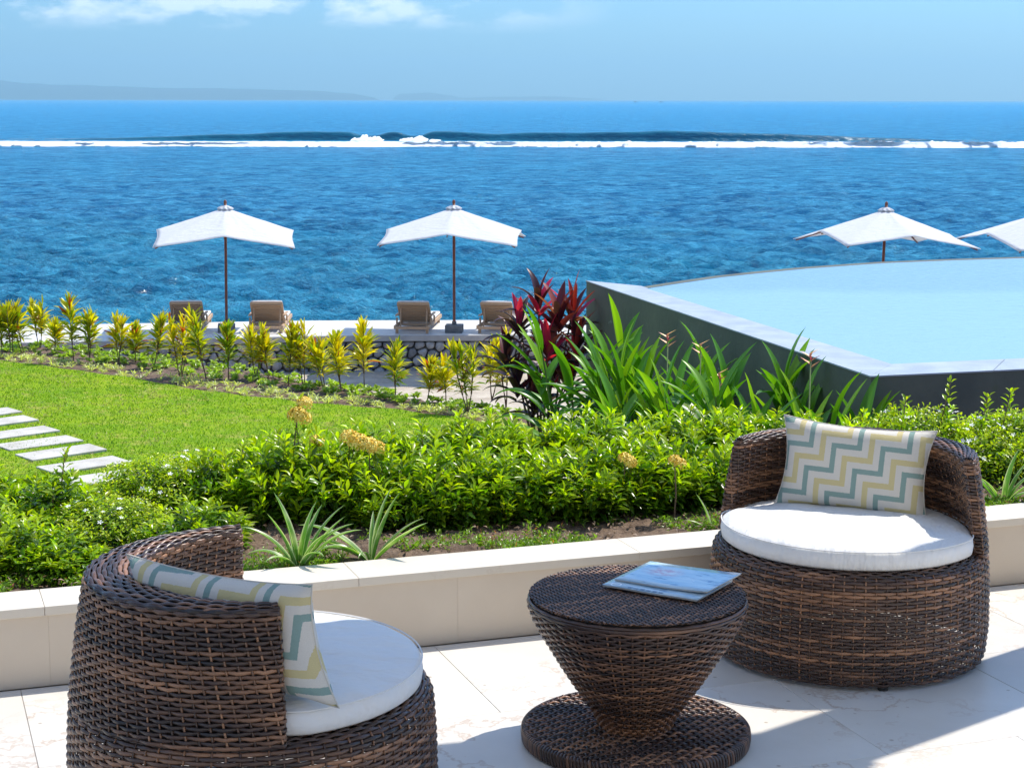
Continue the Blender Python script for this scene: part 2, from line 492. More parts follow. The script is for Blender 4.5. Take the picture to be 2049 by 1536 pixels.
# ---- lawn sheet, mown grass
def lawn_mat():
    m, t, b = nt('lawn_turf')
    p = geo_pos(t)
    n1 = rng_n(t, noise(t, 1.1, 5, .6, vec=p), .38, .64)
    c = mixc(t, n1, (.17, .32, .005), (.27, .40, .006))
    n2 = rng_n(t, noise(t, 3.5, 6, .75, vec=p), .52, .66)
    c = mixc(t, n2, c, (.38, .38, .07))
    n3 = rng_n(t, noise(t, 46, 3, .6, vec=p), .3, .7, .70, 1.25)
    hs = node(t, 'ShaderNodeHueSaturation'); t.links.new(c, hs.inputs['Color']); t.links.new(n3, hs.inputs['Value'])
    t.links.new(hs.outputs[0], b.inputs['Base Color'])
    b.inputs['Roughness'].default_value = .9; b.inputs['Specular IOR Level'].default_value = .15
    bump(t, b, noise(t, 60, 4, vec=p), .02)
    return m
M['lawn'] = lawn_mat()
def lawn_front(x): return yline(bed_front, x) + .05 * np.sin(x * 3.1) + .04 * np.sin(x * 7.7 + 1)
lx = np.arange(-22, 2.6, .12)
rows = []
for f in np.linspace(0, 1, 90):
    y0 = 12.6 - .35 * lx * 0; y1 = lawn_front(lx)
    y0 = (15.0 + .334 * lx) / .943            # q = 15
    yy = y0 + (y1 - y0) * f
    rows.append(np.stack([lx, yy, G_L + .016 + .035 * vnoise(lx, yy, 1.5, 11)], -1))
LV = np.array(rows)
lawn = link('lawn', mesh_np('lawn', LV.reshape(-1, 3), grid_faces(LV.shape[0], LV.shape[1])), M['lawn'])
tag(lawn, kind='structure')
# grass blades standing on the part of the lawn in view
n = 150000
gxr = rng.uniform(-9.5, 1.6, n); gyr = 16.2 + (30 - 16.2) * rng.random(n) ** 1.2
ok = (gyr < lawn_front(gxr) - .02) & (gyr > (15.2 + .334 * gxr) / .943) & (np.abs(gxr) < gyr * .315)
gxr, gyr = gxr[ok], gyr[ok]; n = len(gxr)
gz = G_L + .014 + .035 * vnoise(gxr, gyr, 1.5, 11)
ang = rng.uniform(0, math.pi, n); w = rng.uniform(.004, .010, n); h = rng.uniform(.014, .034, n)
lean = rng.normal(0, .014, (n, 2))
base = np.stack([gxr, gyr, gz], -1); side = np.stack([np.cos(ang) * w, np.sin(ang) * w, w * 0], -1)
tip = base + np.stack([lean[:, 0], lean[:, 1], h], -1)
Vg = np.stack([base - side, base + side, tip], 1).reshape(-1, 3)
Fg = np.arange(3 * n).reshape(n, 3)
patch = vnoise(gxr, gyr, .9, 21) ; dry = (vnoise(gxr, gyr, .35, 22) > .13) & (rng.random(n) < .55)
cg = np.array([.23, .40, .006]) * (1 + .5 * patch[:, None]) * rng.uniform(.75, 1.3, (n, 1))
cg[dry] = np.array([.50, .45, .16]) * rng.uniform(.7, 1.2, (dry.sum(), 1))
cg[rng.random(n) < .1] *= .5
grass = link('grass', mesh_np('grass', Vg, Fg, np.repeat(cg, 3, 0), smooth=False), M['grass'])
tag(grass, 'short green grass blades covering the lawn', 'grass', kind='stuff')

# ---- stepping slabs in the lawn
M['slab'] = simple('slab_concrete', (.46, .43, .37), (.60, .57, .51), 4, .8, .002, 40)
mA, mB = P(48, 915, G_L), P(196, 894, G_L)
d_long = mB - mA; ang_l = math.atan2(d_long.y, d_long.x); len_l = d_long.length
slabs = [((30, 820), 'pale stone stepping slab farthest from the hedge, just its right tip in view'),
 ((62, 836), 'pale stone stepping slab second farthest from the hedge in the lawn path'),
 ((104, 857), 'pale stone stepping slab third farthest from the hedge in the lawn path'),
 ((150, 876), 'pale stone stepping slab in the middle of the lawn path, its left end at the frame'),
 ((196, 894), 'pale stone stepping slab whose whole outline shows, second above the shrubs'),
 ((243, 918), 'pale stone stepping slab just above the shrubs, a shoot standing before it'),
 ((287, 943), 'pale stone stepping slab nearest the hedge, mostly hidden behind the flowering jasmine shrub')]
t = MB(); t.box((0, 0, 0), (len_l, .44, .06)); slab_me = t.mesh('slab'); slab_me.materials.append(M['slab'])
for (u, v), lab in slabs:
    p = P(u, v, G_L + .03) - d_long.normalized() * len_l / 2
    o = link('stepping_slab', slab_me); o.location = (p.x, p.y, G_L + .010)
    o.rotation_euler = (rad(random.uniform(-.4, .4)), rad(random.uniform(-.4, .4)), ang_l + random.uniform(-.02, .02))
    bv = o.modifiers.new('bevel', 'BEVEL'); bv.width = .008; bv.segments = 2
    tag(o, lab, 'stepping stone', 'stepping slabs across the lawn')
print('slab', len_l, math.degrees(ang_l))

# ---- sun deck by the sea and its stone faced retaining wall
M['deck'] = simple('deck_paving', (.60, .585, .55), (.68, .665, .63), 1.5, .6, .002, 30)
M['deck_edge'] = simple('deck_edge_concrete', (.36, .35, .34), (.45, .44, .42), 4, .8, .004, 30)
fr = [(-26, 31.6), (-16, 32.2), (-8.6, 32.9), (-6.2, 33.35), (-4.2, 33.8), (-2.2, 34.0), (0, 34.05), (2.2, 34.0), (5, 33.6), (9, 32.6), (16, 30)]
bk = [(16, 33.0), (9, 35.2), (5, 36.0), (2.2, 36.3), (0, 36.4), (-4.2, 36.25), (-8.6, 35.6), (-16, 34.8), (-26, 34)]
b = MB(); b.prism(fr + bk, DK - .11, DK); deck = b.build('sun_deck', M['deck']); tag(deck, kind='structure')
b = MB()
for (a, c) in zip(fr, fr[1:]):
    b.add([(a[0], a[1] - .03, DK - .115), (c[0], c[1] - .03, DK - .115), (c[0], c[1] - .03, DK - .012), (a[0], a[1] - .03, DK - .012),
           (a[0], a[1] - .001, DK - .012), (c[0], c[1] - .001, DK - .012)], [(0, 1, 2, 3), (3, 2, 5, 4)])
ed = b.build('deck_edge', M['deck_edge'], deck)
b = MB(); b.prism([(x, y + .12) for x, y in fr] + [(16, 35), (9, 36), (2.2, 36.0), (-8, 35.4), (-26, 33.8)], -6.5, DK - .112)
M['mortar'] = simple('dark_mortar', (.11, .105, .10), (.17, .165, .155), 30, .95, .01)
# stone facing: cells of a jittered Voronoi diagram, shrunk for the joints, each stone its own object
rw = b.build('retaining_wall', M['mortar']); tag(rw, 'retaining wall of rounded grey stones with dark joints under the sun deck', 'wall')
def clip(poly, px, py, nx, ny):
    out = []
    for i in range(len(poly)):
        a = poly[i]; c = poly[(i + 1) % len(poly)]
        da = (a[0] - px) * nx + (a[1] - py) * ny; dc = (c[0] - px) * nx + (c[1] - py) * ny
        if da <= 0: out.append(a)
        if (da < 0 < dc) or (dc < 0 < da):
            k = da / (da - dc); out.append((a[0] + (c[0] - a[0]) * k, a[1] + (c[1] - a[1]) * k))
    return out
frv = [Vector((x, y, 0)) for x, y in fr]
cum = [0]
for a, c in zip(frv, frv[1:]): cum.append(cum[-1] + (c - a).length)
def on_front(l):
    k = max(0, min(len(cum) - 2, int(np.searchsorted(cum, l) - 1)))
    d = (frv[k + 1] - frv[k]).normalized()
    return frv[k] + d * (l - cum[k]), d
L0 = np.interp(-9.2, [p.x for p in frv], cum); L1 = np.interp(2.6, [p.x for p in frv], cum)
seeds = []
H = .92; step = .205
r = 0; yv = step * .4
while yv < H + .1:
    xv = L0 - .2 + (r % 2) * step * .5
    while xv < L1 + .3:
        seeds.append((xv + random.uniform(-.06, .06), yv + random.uniform(-.055, .055))); xv += step * 1.04
    yv += step * .9; r += 1
M['rubble'] = None
def rubble_mat():
    m, t, b = nt('rubble_stone')
    oi = node(t, 'ShaderNodeObjectInfo')
    cr = node(t, 'ShaderNodeValToRGB'); t.links.new(oi.outputs['Random'], cr.inputs[0])
    e = cr.color_ramp.elements; e[0].color = (.22, .215, .21, 1); e[1].color = (.46, .44, .41, 1)
    x = e.new(.6); x.color = (.36, .345, .33, 1)
    n = rng_n(t, noise(t, 12, 5, vec=geo_pos(t)), .3, .7, .75, 1.2)
    hs = node(t, 'ShaderNodeHueSaturation'); t.links.new(cr.outputs[0], hs.inputs['Color']); t.links.new(n, hs.inputs['Value'])
    t.links.new(hs.outputs[0], b.inputs['Base Color']); b.inputs['Roughness'].default_value = .9
    bump(t, b, noise(t, 30, 5, vec=geo_pos(t)), .012)
    return m
M['rubble'] = rubble_mat()
nst = 0
for (x, y) in seeds:
    poly = [(x - .3, y - .3), (x + .3, y - .3), (x + .3, y + .3), (x - .3, y + .3)]
    for (a, c) in seeds:
        if (a, c) != (x, y) and abs(a - x) < .6 and abs(c - y) < .6:
            nx, ny = a - x, c - y; l = math.hypot(nx, ny)
            poly = clip(poly, (x + a) / 2 - nx / l * .011, (y + c) / 2 - ny / l * .011, nx / l, ny / l)
            if len(poly) < 3: break
    poly = clip(poly, 0, .006, 0, -1) if len(poly) > 2 else poly
    poly = clip(poly, 0, H - .06, 0, 1) if len(poly) > 2 else poly
    if len(poly) < 3: continue
    cx = sum(p[0] for p in poly) / len(poly); cy = sum(p[1] for p in poly) / len(poly)
    # cut the corners, then a lower and an upper ring
    rp = []
    for i in range(len(poly)):
        a, c = poly[i], poly[(i + 1) % len(poly)]
        rp += [(a[0] * .78 + c[0] * .22, a[1] * .78 + c[1] * .22), (a[0] * .22 + c[0] * .78, a[1] * .22 + c[1] * .78)]
    p0, d = on_front(cx)
    nrm = Vector((d.y, -d.x, 0))
    dep = random.uniform(.05, .085); vs = []
    n_ = len(rp)
    for sc_, hh in ((1.0, -.04), (.97, dep * .6), (.76, dep * 1.1)):
        for (a, c) in rp:
            vs.append(d * ((a - cx) * sc_) + Vector((0, 0, (c - cy) * sc_)) + nrm * hh)
    vs.append(nrm * (dep + .008))
    fs = [(k * n_ + i, k * n_ + (i + 1) % n_, (k + 1) * n_ + (i + 1) % n_, (k + 1) * n_ + i) for k in range(2) for i in range(n_)]
    fs += [(2 * n_ + i, 2 * n_ + (i + 1) % n_, 3 * n_) for i in range(n_)]
    me = bpy.data.meshes.new('stone'); me.from_pydata(vs, [], fs); me.polygons.foreach_set('use_smooth', [True] * len(me.polygons)); me.update()
    if nst < 330:
        o = link('stone', me, M['rubble'], rw); o.location = (p0.x + nrm.x * -.10, p0.y - nrm.y * .10 + (-.0), DK - .115 - H + cy + .03)
        o.location = (p0.x - nrm.x * .0, p0.y - nrm.y * .0, DK - .115 - H + cy + .04)
        o.location = Vector(o.location) + nrm * (-.12 + .05)
        nst += 1
print('stones', nst)

# ---- raised pool
QP = -.30
C0 = P(1742, 752, QP); CL = P(1172, 561, QP); CR_ = P(2049, 738, QP)
dR = (CR_ - C0).normalized(); CR = C0 + dR * 7.0
far = [P(1283, 572, QP), P(1340, 563, QP), P(1430, 550, QP), P(1515, 541, QP), P(1601, 533, QP), P(1700, 526, QP), P(1760, 522, QP), P(1900, 516.5, QP), P(2049, 512, QP), P(2200, 509, QP), P(2400, 507, QP)]
Wi0 = P(1293, 577, QP); Wi1 = P(1784, 728, QP)
dI = (Wi1 - Wi0).normalized()
M['pool_wall'] = simple('dark_pool_render', (.052, .055, .050), (.078, .084, .070), 2.2, .75, .004, 18, lo=.3, hi=.7)
def pool_wall_mat():
    m, t, b = nt('dark_pool_render'); p = geo_pos(t)
    n1 = rng_n(t, noise(t, 1.3, 6, .65, vec=p), .35, .68)
    c = mixc(t, n1, (.085, .098, .078), (.140, .150, .110))
    n2 = rng_n(t, noise(t, 2.6, 5, .7, vec=p, sc=(1, 1, .35)), .60, .72, 0, .6)
    c = mixc(t, n2, c, (.085, .11, .05))
    n3 = rng_n(t, noise(t, 3.4, 3, .5, vec=p, sc=(1, 1, 1.6)), .70, .715, 0, .9)
    c = mixc(t, n3, c, (.22, .26, .22))
    t.links.new(c, b.inputs['Base Color']); b.inputs['Roughness'].default_value = .7
    bump(t, b, noise(t, 14, 6, vec=p), .006)
    return m
M['pool_wall'] = pool_wall_mat()
M['pool_coping'] = simple('pool_coping', (.33, .38, .43), (.43, .48, .53), 3.5, .5, .002, 40)
pool = empty('raised_pool', (C0.x, C0.y, G_L)); tag(pool, 'raised infinity pool with dark rendered walls and pale blue water', 'pool')
def wpool(bm, name, mat, **k):
    o = bm.build(name, mat, None, **k); o.parent = pool; o.matrix_parent_inverse = Matrix.Translation(-Vector(pool.location)); return o
outer = [CL, C0, CR] + [Vector((CR.x + .5, far[-1].y, QP))] + far[::-1]
def inset(poly, c, k): return [Vector((c.x + (p.x - c.x) * k, c.y + (p.y - c.y) * k, p.z)) for p in poly]
cen = Vector((7.0, 19.5, QP))
b = MB(); nO = len(outer)
ins = inset(outer, cen, .9985)
for i in range(nO):      # wall skirt under the coping
    a, c = ins[i], ins[(i + 1) % nO]
    b.add([(a.x, a.y, -3.6), (c.x, c.y, -3.6), (c.x, c.y, QP - .013), (a.x, a.y, QP - .013)], [(0, 1, 2, 3)])
wpool(b, 'pool_wall', M['pool_wall'])
# coping ring: left, near and far strips
inner = [Wi0 + dI * .0, Wi1, Wi1 + dR * 6.0]
def strip(quad, name):
    t = MB(); t.prism([(p.x, p.y) for p in quad], QP - .012, QP); return wpool(t, name, M['pool_coping'])
nseg = 5
for i in range(nseg):
    a, c = i / nseg, (i + 1) / nseg - .0004
    strip([CL.lerp(C0, a), CL.lerp(C0, c), Wi0.lerp(Wi1, c), Wi0.lerp(Wi1, a)], 'coping_slab')
R1 = C0 + dR * 6.6; I1 = Wi1 + dR * 6.4
for i in range(6):
    a, c = i / 6, (i + 1) / 6 - .0012
    strip([C0.lerp(R1, a), C0.lerp(R1, c), Wi1.lerp(I1, c), Wi1.lerp(I1, a)], 'coping_slab')
farin = [p + Vector((.04, -.22, 0)) for p in far]
strip([CL, Wi0, farin[0] + Vector((.02, 0, 0)), far[0]], 'coping_slab')
def fstrip(a0, a1):
    t = MB(); t.prism([(a0.x, a0.y), (a0.x, a0.y - .22), (a1.x, a1.y - .22), (a1.x, a1.y)], QP - .06, QP - .012); wpool(t, 'weir_edge', M['pool_wall'])
for a, c in zip(far, far[1:]): fstrip(a, c)
def pool_water():
    m, t, b = nt('pool_water'); p = geo_pos(t)
    sp = node(t, 'ShaderNodeSeparateXYZ'); t.links.new(p, sp.inputs[0])
    n1 = rng_n(t, noise(t, .5, 3, vec=p), .3, .7, -.5, .5)
    ad = node(t, 'ShaderNodeMath', operation='ADD'); t.links.new(sp.outputs[1], ad.inputs[0]); t.links.new(n1, ad.inputs[1])
    f = rng_n(t, ad.outputs[0], 19.6, 20.6)
    c = mixc(t, f, (.31, .47, .56), (.24, .37, .50))
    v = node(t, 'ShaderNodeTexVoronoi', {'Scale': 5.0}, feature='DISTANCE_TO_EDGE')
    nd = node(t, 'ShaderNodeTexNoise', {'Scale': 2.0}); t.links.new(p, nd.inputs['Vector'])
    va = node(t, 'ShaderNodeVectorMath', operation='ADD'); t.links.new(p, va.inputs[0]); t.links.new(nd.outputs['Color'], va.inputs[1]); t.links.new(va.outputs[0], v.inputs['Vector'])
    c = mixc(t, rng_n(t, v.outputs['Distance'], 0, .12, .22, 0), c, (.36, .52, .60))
    t.links.new(c, b.inputs['Base Color'])
    b.inputs['Roughness'].default_value = .12; b.inputs['IOR'].default_value = 1.33
    bump(t, b, noise(t, 3.2, 5, .6, vec=p, sc=(1, .8, 1)), .012)
    return m
M['pool_water'] = pool_water()
b = MB(); wp = [Wi0, Wi1, I1, Vector((I1.x, farin[-1].y, 0))] + [p + Vector((0, -.0, 0)) for p in farin[::-1]]
cpt = Vector((6.5, 19.5, 0)); vs = [(cpt.x, cpt.y, QP - .010)] + [(p.x, p.y, QP - .010) for p in wp]
b.add(vs, [(0, i + 1, (i + 1) % len(wp) + 1) for i in range(len(wp))])
wpool(b, 'pool_water', M['pool_water'])

# ---- the sea
SEA = -5.0
def sea_mat():
    m, t, b = nt('sea_water'); p = geo_pos(t); t.nodes.remove(b)
    sp = node(t, 'ShaderNodeSeparateXYZ'); t.links.new(p, sp.inputs[0])
    big = rng_n(t, noise(t, .030, 4, .6, vec=p, sc=(.35, 1, 1)), .3, .7, -26, 26)
    ad = node(t, 'ShaderNodeMath', operation='ADD'); t.links.new(sp.outputs[1], ad.inputs[0]); t.links.new(big, ad.inputs[1])
    near = rng_n(t, ad.outputs[0], 55, 95)
    c = mixc(t, near, (.0, .480, .480), (.0, .240, .520))
    c = mixc(t, rng_n(t, ad.outputs[0], 110, 420), c, (.0, .225, .540))
    st = rng_n(t, noise(t, .22, 10, .76, vec=p, sc=(.75, 1, 1)), .38, .62)
    c = mixc(t, .62, c, mixc(t, st, (.0, .055, .190), (.060, .450, .760)))  # light and dark of the ripples painted into the water colour
    s2 = rng_n(t, noise(t, 1.5, 6, .7, vec=p, sc=(.45, 1, 1)), .40, .64)
    c = mixc(t, .48, c, mixc(t, s2, (.0, .070, .220), (.160, .600, .860)))  # finer ripple highlights and troughs, painted in the same way
    n1 = noise(t, 2.2, 6, .66, vec=p, sc=(.6, 1, 1))
    b1 = node(t, 'ShaderNodeBump', {'Distance': .30}); t.links.new(n1, b1.inputs['Height'])
    n2 = noise(t, .5, 8, .72, vec=p, sc=(.55, 1, 1))
    b2 = node(t, 'ShaderNodeBump', {'Distance': 1.3}); t.links.new(n2, b2.inputs['Height']); t.links.new(b1.outputs[0], b2.inputs['Normal'])
    # water body under a sea surface whose wave slopes keep the mean reflectance low
    df = node(t, 'ShaderNodeBsdfDiffuse'); t.links.new(c, df.inputs['Color']); t.links.new(b2.outputs[0], df.inputs['Normal'])
    gl = node(t, 'ShaderNodeBsdfGlossy', {'Roughness': .09, 'Color': (.9, .95, 1, 1)}); t.links.new(b2.outputs[0], gl.inputs['Normal'])
    fr = node(t, 'ShaderNodeFresnel', {'IOR': 1.33}); t.links.new(b2.outputs[0], fr.inputs['Normal'])
    fac = rng_n(t, fr.outputs[0], .02, .75, .01, .36)
    mx = node(t, 'ShaderNodeMixShader'); t.links.new(fac, mx.inputs[0]); t.links.new(df.outputs[0], mx.inputs[1]); t.links.new(gl.outputs[0], mx.inputs[2])
    t.links.new(mx.outputs[0], t.nodes['Material Output'].inputs[0])
    return m
M['sea'] = sea_mat()
NR, NC = 560, 620
iy = np.concatenate([np.linspace(1 / 38., 1 / 420., NR), 1 / np.geomspace(430, 60000, 60)])
yy = 1 / iy; tx = np.linspace(-.55, .55, NC)
SX, SYY = np.meshgrid(tx, yy); SX = SX * (SYY + 8)
dy = np.abs(np.gradient(yy))[:, None] * np.ones((1, NC))
Z = np.zeros_like(SX)
r2 = np.random.default_rng(5)
for k in range(46):
    lam = 10 ** r2.uniform(math.log10(.45), math.log10(3.2))
    th = -math.pi / 2 + r2.normal(0, .55) + .15
    A = .0210 * lam ** .55 * r2.uniform(.6, 1.2)
    kx, ky = math.cos(th) * 2 * math.pi / lam, math.sin(th) * 2 * math.pi / lam
    att = np.clip(lam / (dy * 2.2) - .6, 0, 1) 
    ph = kx * SX + ky * SYY + r2.uniform(0, 6.28)
    s_ = np.sin(ph); Z += A * att * (s_ + .35 * np.cos(2 * ph))
Z *= (1 + .9 * vnoise(SX, SYY, 14, 31, 3))
Z += .10 * np.clip(vnoise(SX * .6, SYY, .9, 33, 3), -.4, .5) * np.clip(1.3 / (dy * 1.6), 0, 1)
SV = np.stack([SX, SYY, SEA + Z], -1)
sea = link('sea', mesh_np('sea', SV.reshape(-1, 3), grid_faces(*SX.shape)), M['sea'])
tag(sea, kind='structure')

# swell standing up on the reef, and the line of foam in front of it
def wave_mat():
    m, t, b = nt('wave_face'); p = geo_pos(t)
    n = rng_n(t, noise(t, .5, 5, vec=p, sc=(.4, 1, 1)), .3, .7)
    t.links.new(mixc(t, n, (.001, .085, .150), (.003, .140, .220)), b.inputs['Base Color'])
    b.inputs['Roughness'].default_value = .25; b.inputs['IOR'].default_value = 1.33
    bump(t, b, noise(t, 1.2, 5, vec=p, sc=(.5, 1, 1)), .25)
    return m
M['wave'] = wave_mat()
xs = np.linspace(-88, 95, 700)
env = np.clip((xs + 78) / 45, 0, 1) * np.clip((78 - xs) / 50, 0, 1); env = env ** .7
env *= .86 + .35 * vnoise(xs, xs * 0, 14, 41, 3) * 2
env *= np.where((xs > -26.5) & (xs < -22.0), .55, 1) * np.where((xs > -18.5) & (xs < -14.5), .5, 1)
prof = [(-1.4, -.3), (-.6, .1), (-.2, .75), (0, 1.25), (.3, 1.48), (.9, 1.56), (2.5, 1.35), (6, .8), (12, .2), (18, -.3)]
env = np.convolve(np.pad(env, 8, mode='edge'), np.hanning(17) / np.hanning(17).sum(), 'valid')
yl = 300 + 4 * vnoise(xs, xs * 0, 40, 42, 2)
Vw = np.array([[(x, y0 + dy_, SEA + (h * e if h > 0 else h)) for x, y0, e in zip(xs, yl, env)] for dy_, h in prof])
wv = link('reef_wave', mesh_np('reef_wave', Vw.reshape(-1, 3), grid_faces(len(prof), len(xs))), M['wave'])
tag(wv, kind='structure')
M['foam'] = simple('sea_foam', (.74, .78, .80), (.86, .88, .89), .9, .9, .10, 3.0)
xs = np.linspace(-120, 120, 1300)
fy = 262 + 3.5 * vnoise(xs, xs * 0, 50, 51, 2)
prof = [(-3.2, -.15), (-2.6, .02), (-1.4, .18), (-.4, .55), (.3, .78), (1.2, .72), (4, .42), (9, .32), (16, .28), (24, .2), (30, -.15)]
rowsf = []
for j, (d_, h) in enumerate(prof):
    nn = vnoise(xs, xs * 0 + j * 3.7, .9, 52 + j, 3); n2 = vnoise(xs, xs * 0 + j, 7, 70, 2)
    y = fy + d_ + (3 * nn if j < 3 else .5 * nn) + (5 * n2 if j < 4 else 0)
    z = SEA + h * .78 * np.maximum(1 + .3 * n2 + 1.0 * nn, .66) * (1.0 + .25 * np.clip(xs / 60, -1, 1)) if h > 0 else SEA + h + 0 * xs
    rowsf.append(np.stack([xs, y, z], -1))
foam = link('breaking_surf', mesh_np('surf', np.array(rowsf).reshape(-1, 3), grid_faces(len(prof), len(xs))), M['foam'])
tag(foam, 'long white line of surf breaking across the reef', 'surf', kind='stuff')
# curling white crests on the swell
def crest(x0, x1, h0):
    n_ = 90; x = np.linspace(x0, x1, n_); R = []
    e = np.sin(np.linspace(.15, math.pi - .15, n_)) ** .5
    for j, (d_, h) in enumerate([(-3.6, -.1), (-3.0, .2), (-2.0, .45), (-1.0, .75), (.2, 1.05), (1.2, 1.15), (2.2, .9), (3.2, .5)]):
        nn = vnoise(x, x * 0 + j * 1.3, .7, 90 + j, 3)
        R.append(np.stack([x + .3 * nn, 300 + d_ + .8 * nn, SEA + h * h0 * .62 * e * (1 + 1.8 * nn) if h > 0 else SEA + h + 0 * x], -1))
    return np.array(R).reshape(-1, 3), grid_faces(8, n_)
vv = []; ff = []; bs = 0
for a_, c_, h_ in ((-27.2, -21.6, 1.0), (-19.0, -14.2, .85), (-14.0, -12.0, .45)):
    v_, f_ = crest(a_, c_, h_); vv.append(v_); ff.append(f_ + bs); bs += len(v_)
cr_ = link('wave_crest_foam', mesh_np('crest', np.concatenate(vv), np.concatenate(ff)), M['foam'])
tag(cr_, 'white spray curling on the crest of the dark swell', 'surf', kind='stuff')

# ---- far headlands
M['hill'] = simple('far_hills', (.015, .045, .060), (.03, .06, .07), .004, .95)
def ridge(name, pts, dist, depth):
    """pts: (u, v of the skyline); built at its real distance and size"""
    us = np.linspace(pts[0][0], pts[-1][0], 160)
    vsk = np.interp(us, [p[0] for p in pts], [p[1] for p in pts])
    R = []
    top = np.array([PD(u, v, dist) for u, v in zip(us, vsk)])
    h = np.maximum(top[:, 2] - SEA, 0)
    nz = 1 + .10 * vnoise(us, us * 0, 26, 61, 4) * (h > 20)
    for f, g in ((-.5, -.2), (-.42, .25), (-.3, .55), (-.12, .9), (0, 1), (.3, .75), (.7, .3), (1, -.2)):
        x = top[:, 0] * (1 + f * depth / dist); y = dist + f * depth + 0 * us
        jit = 1 + .25 * vnoise(us + f * 500, us * 0 + f * 9, 9, 62, 3) * (0 < g < 1)
        R.append(np.stack([x, y, SEA + h * nz * g * jit if g > 0 else SEA - 10 + 0 * us], -1))
    o = link(name, mesh_np(name, np.array(R).reshape(-1, 3), grid_faces(8, 160)), M['hill']); tag(o, kind='structure'); return o
ridge('hills', [(-260, 150), (-120, 152), (0, 161), (40, 166), (100, 169), (180, 171), (260, 174), (330, 176), (420, 177), (480, 178), (560, 180), (620, 181), (660, 184), (710, 188), (750, 196), (762, 202)], 21000, 3000)
ridge('hills', [(783, 203), (790, 194), (800, 188), (860, 186), (900, 191), (925, 196), (1000, 194), (1110, 193), (1180, 197), (1230, 202)], 24500, 2500)

# ---- two tiny boats near the horizon
M['boat'] = simple('boat_paint', (.10, .12, .15), None, rough=.6)
for u, lab in ((1323, 'tiny dark fishing boat on the horizon, the right one of two specks'), (1272, 'tiny dark fishing boat on the horizon, the left one of two specks')):
    p = PD(u, 201, 5200)
    e = empty('fishing_boat', (p.x, 5200, SEA)); tag(e, lab, 'boat', 'fishing boats on the horizon')
    t = MB(); t.add([(-6, -1.5, .5), (6, -1.5, .9), (8, 0, 1.6), (6, 1.5, .9), (-6, 1.5, .5), (-5.5, -1, -.6), (5, -1, -.6), (6.5, 0, -.6), (5, 1, -.6), (-5.5, 1, -.6)],
        [(0, 1, 2, 3, 4), (0, 5, 6, 1), (1, 6, 7, 2), (2, 7, 8, 3), (3, 8, 9, 4), (4, 9, 5, 0)]); t.build('hull', M['boat'], e)
    t = MB(); t.box((-1.5, 0, 2.2), (4, 2, 2.6)); t.build('cabin', M['boat'], e)

# ---- column out of view, and an added canopy outlined from the wanted terrace shade
M['render_white'] = simple('white_render', (.62, .60, .56), (.68, .66, .62), 2, .8)
c_ = 1 / math.tan(SUN_EL); CZ = 3.0
off = Vector((math.cos(SUN_AZ), math.sin(SUN_AZ), 0)) * c_ * CZ
shade = [(-3.2, 2.0), (-3.2, 2.9), (-2.0, 3.3), (-1.4, 3.75), (-.8, 4.24), (-.45, 4.58), (-.21, 4.86), (0, 4.915), (.35, 4.95), (.72, 4.95), (.81, 4.98), (1.04, 4.71), (.97, 4.64), (.6, 4.2), (.6, 2.0)]
b = MB(); b.prism([(x + off.x, y + off.y) for x, y in shade][::-1], CZ, CZ + .18)
occluder = b.build('shade_canopy', M['render_white']); tag(occluder, kind='structure')
colc = Vector((1.672, 5.483, 0)) + Vector((math.cos(SUN_AZ), math.sin(SUN_AZ), 0)) * 1.12
b = MB(); b.box((colc.x, colc.y, CZ / 2 + .06), (.36, .36, CZ - .12 + .24), rz=SUN_AZ)
colm = b.build('terrace_column', M['render_white']); tag(colm, kind='structure')
# the house front behind the camera, sunlit, throws warm light back on the terrace
M['house'] = simple('house_render', (.66, .60, .52), (.70, .64, .56), 2, .9)
b = MB(); b.prism([W(-7, -2.2), W(-7, -1.9), W(9, -1.9), W(9, -2.2)], -.3, 6.0)
hw = b.build('house_wall', M['house']); tag(hw, kind='structure')
# ================================================================ WOVEN FURNITURE
def strands(paths, nsec=6):
    """paths: (C (n,3), Nrm (n,3), width, thick, tone(n), closed); flattened tubes joined"""
    Vs, Fs, Cs = [], [], []; base = 0
    ang = np.linspace(0, 2 * np.pi, nsec, endpoint=False) + np.pi / nsec * 0
    ca = np.cos(ang); sa = np.sin(ang)
    for C, Nn, w, th, tone, closed in paths:
        n = len(C)
        if closed: T = np.roll(C, -1, 0) - np.roll(C, 1, 0)
        else: T = np.gradient(C, axis=0)
        T /= np.linalg.norm(T, axis=1, keepdims=True) + 1e-9
        B = np.cross(Nn, T); B /= np.linalg.norm(B, axis=1, keepdims=True) + 1e-9
        N2 = np.cross(T, B)
        w = np.broadcast_to(np.asarray(w, float), (n,)); th = np.broadcast_to(np.asarray(th, float), (n,))
        V = C[:, None, :] + B[:, None, :] * (ca[None, :, None] * w[:, None, None] * .5) + N2[:, None, :] * (sa[None, :, None] * th[:, None, None] * .5)
        Vs.append(V.reshape(-1, 3)); Cs.append(np.repeat(tone, nsec))
        m = n if closed else n - 1
        i = np.arange(m)[:, None]; k = np.arange(nsec)[None, :]
        i2 = (i + 1) % n; k2 = (k + 1) % nsec
        Fs.append((np.stack([i * nsec + k, i * nsec + k2, i2 * nsec + k2, i2 * nsec + k], -1)).reshape(-1, 4) + base)
        base += n * nsec
    c = np.concatenate(Cs)
    return np.concatenate(Vs), np.concatenate(Fs), np.stack([c, c, c], -1)
wr = np.random.default_rng(11)
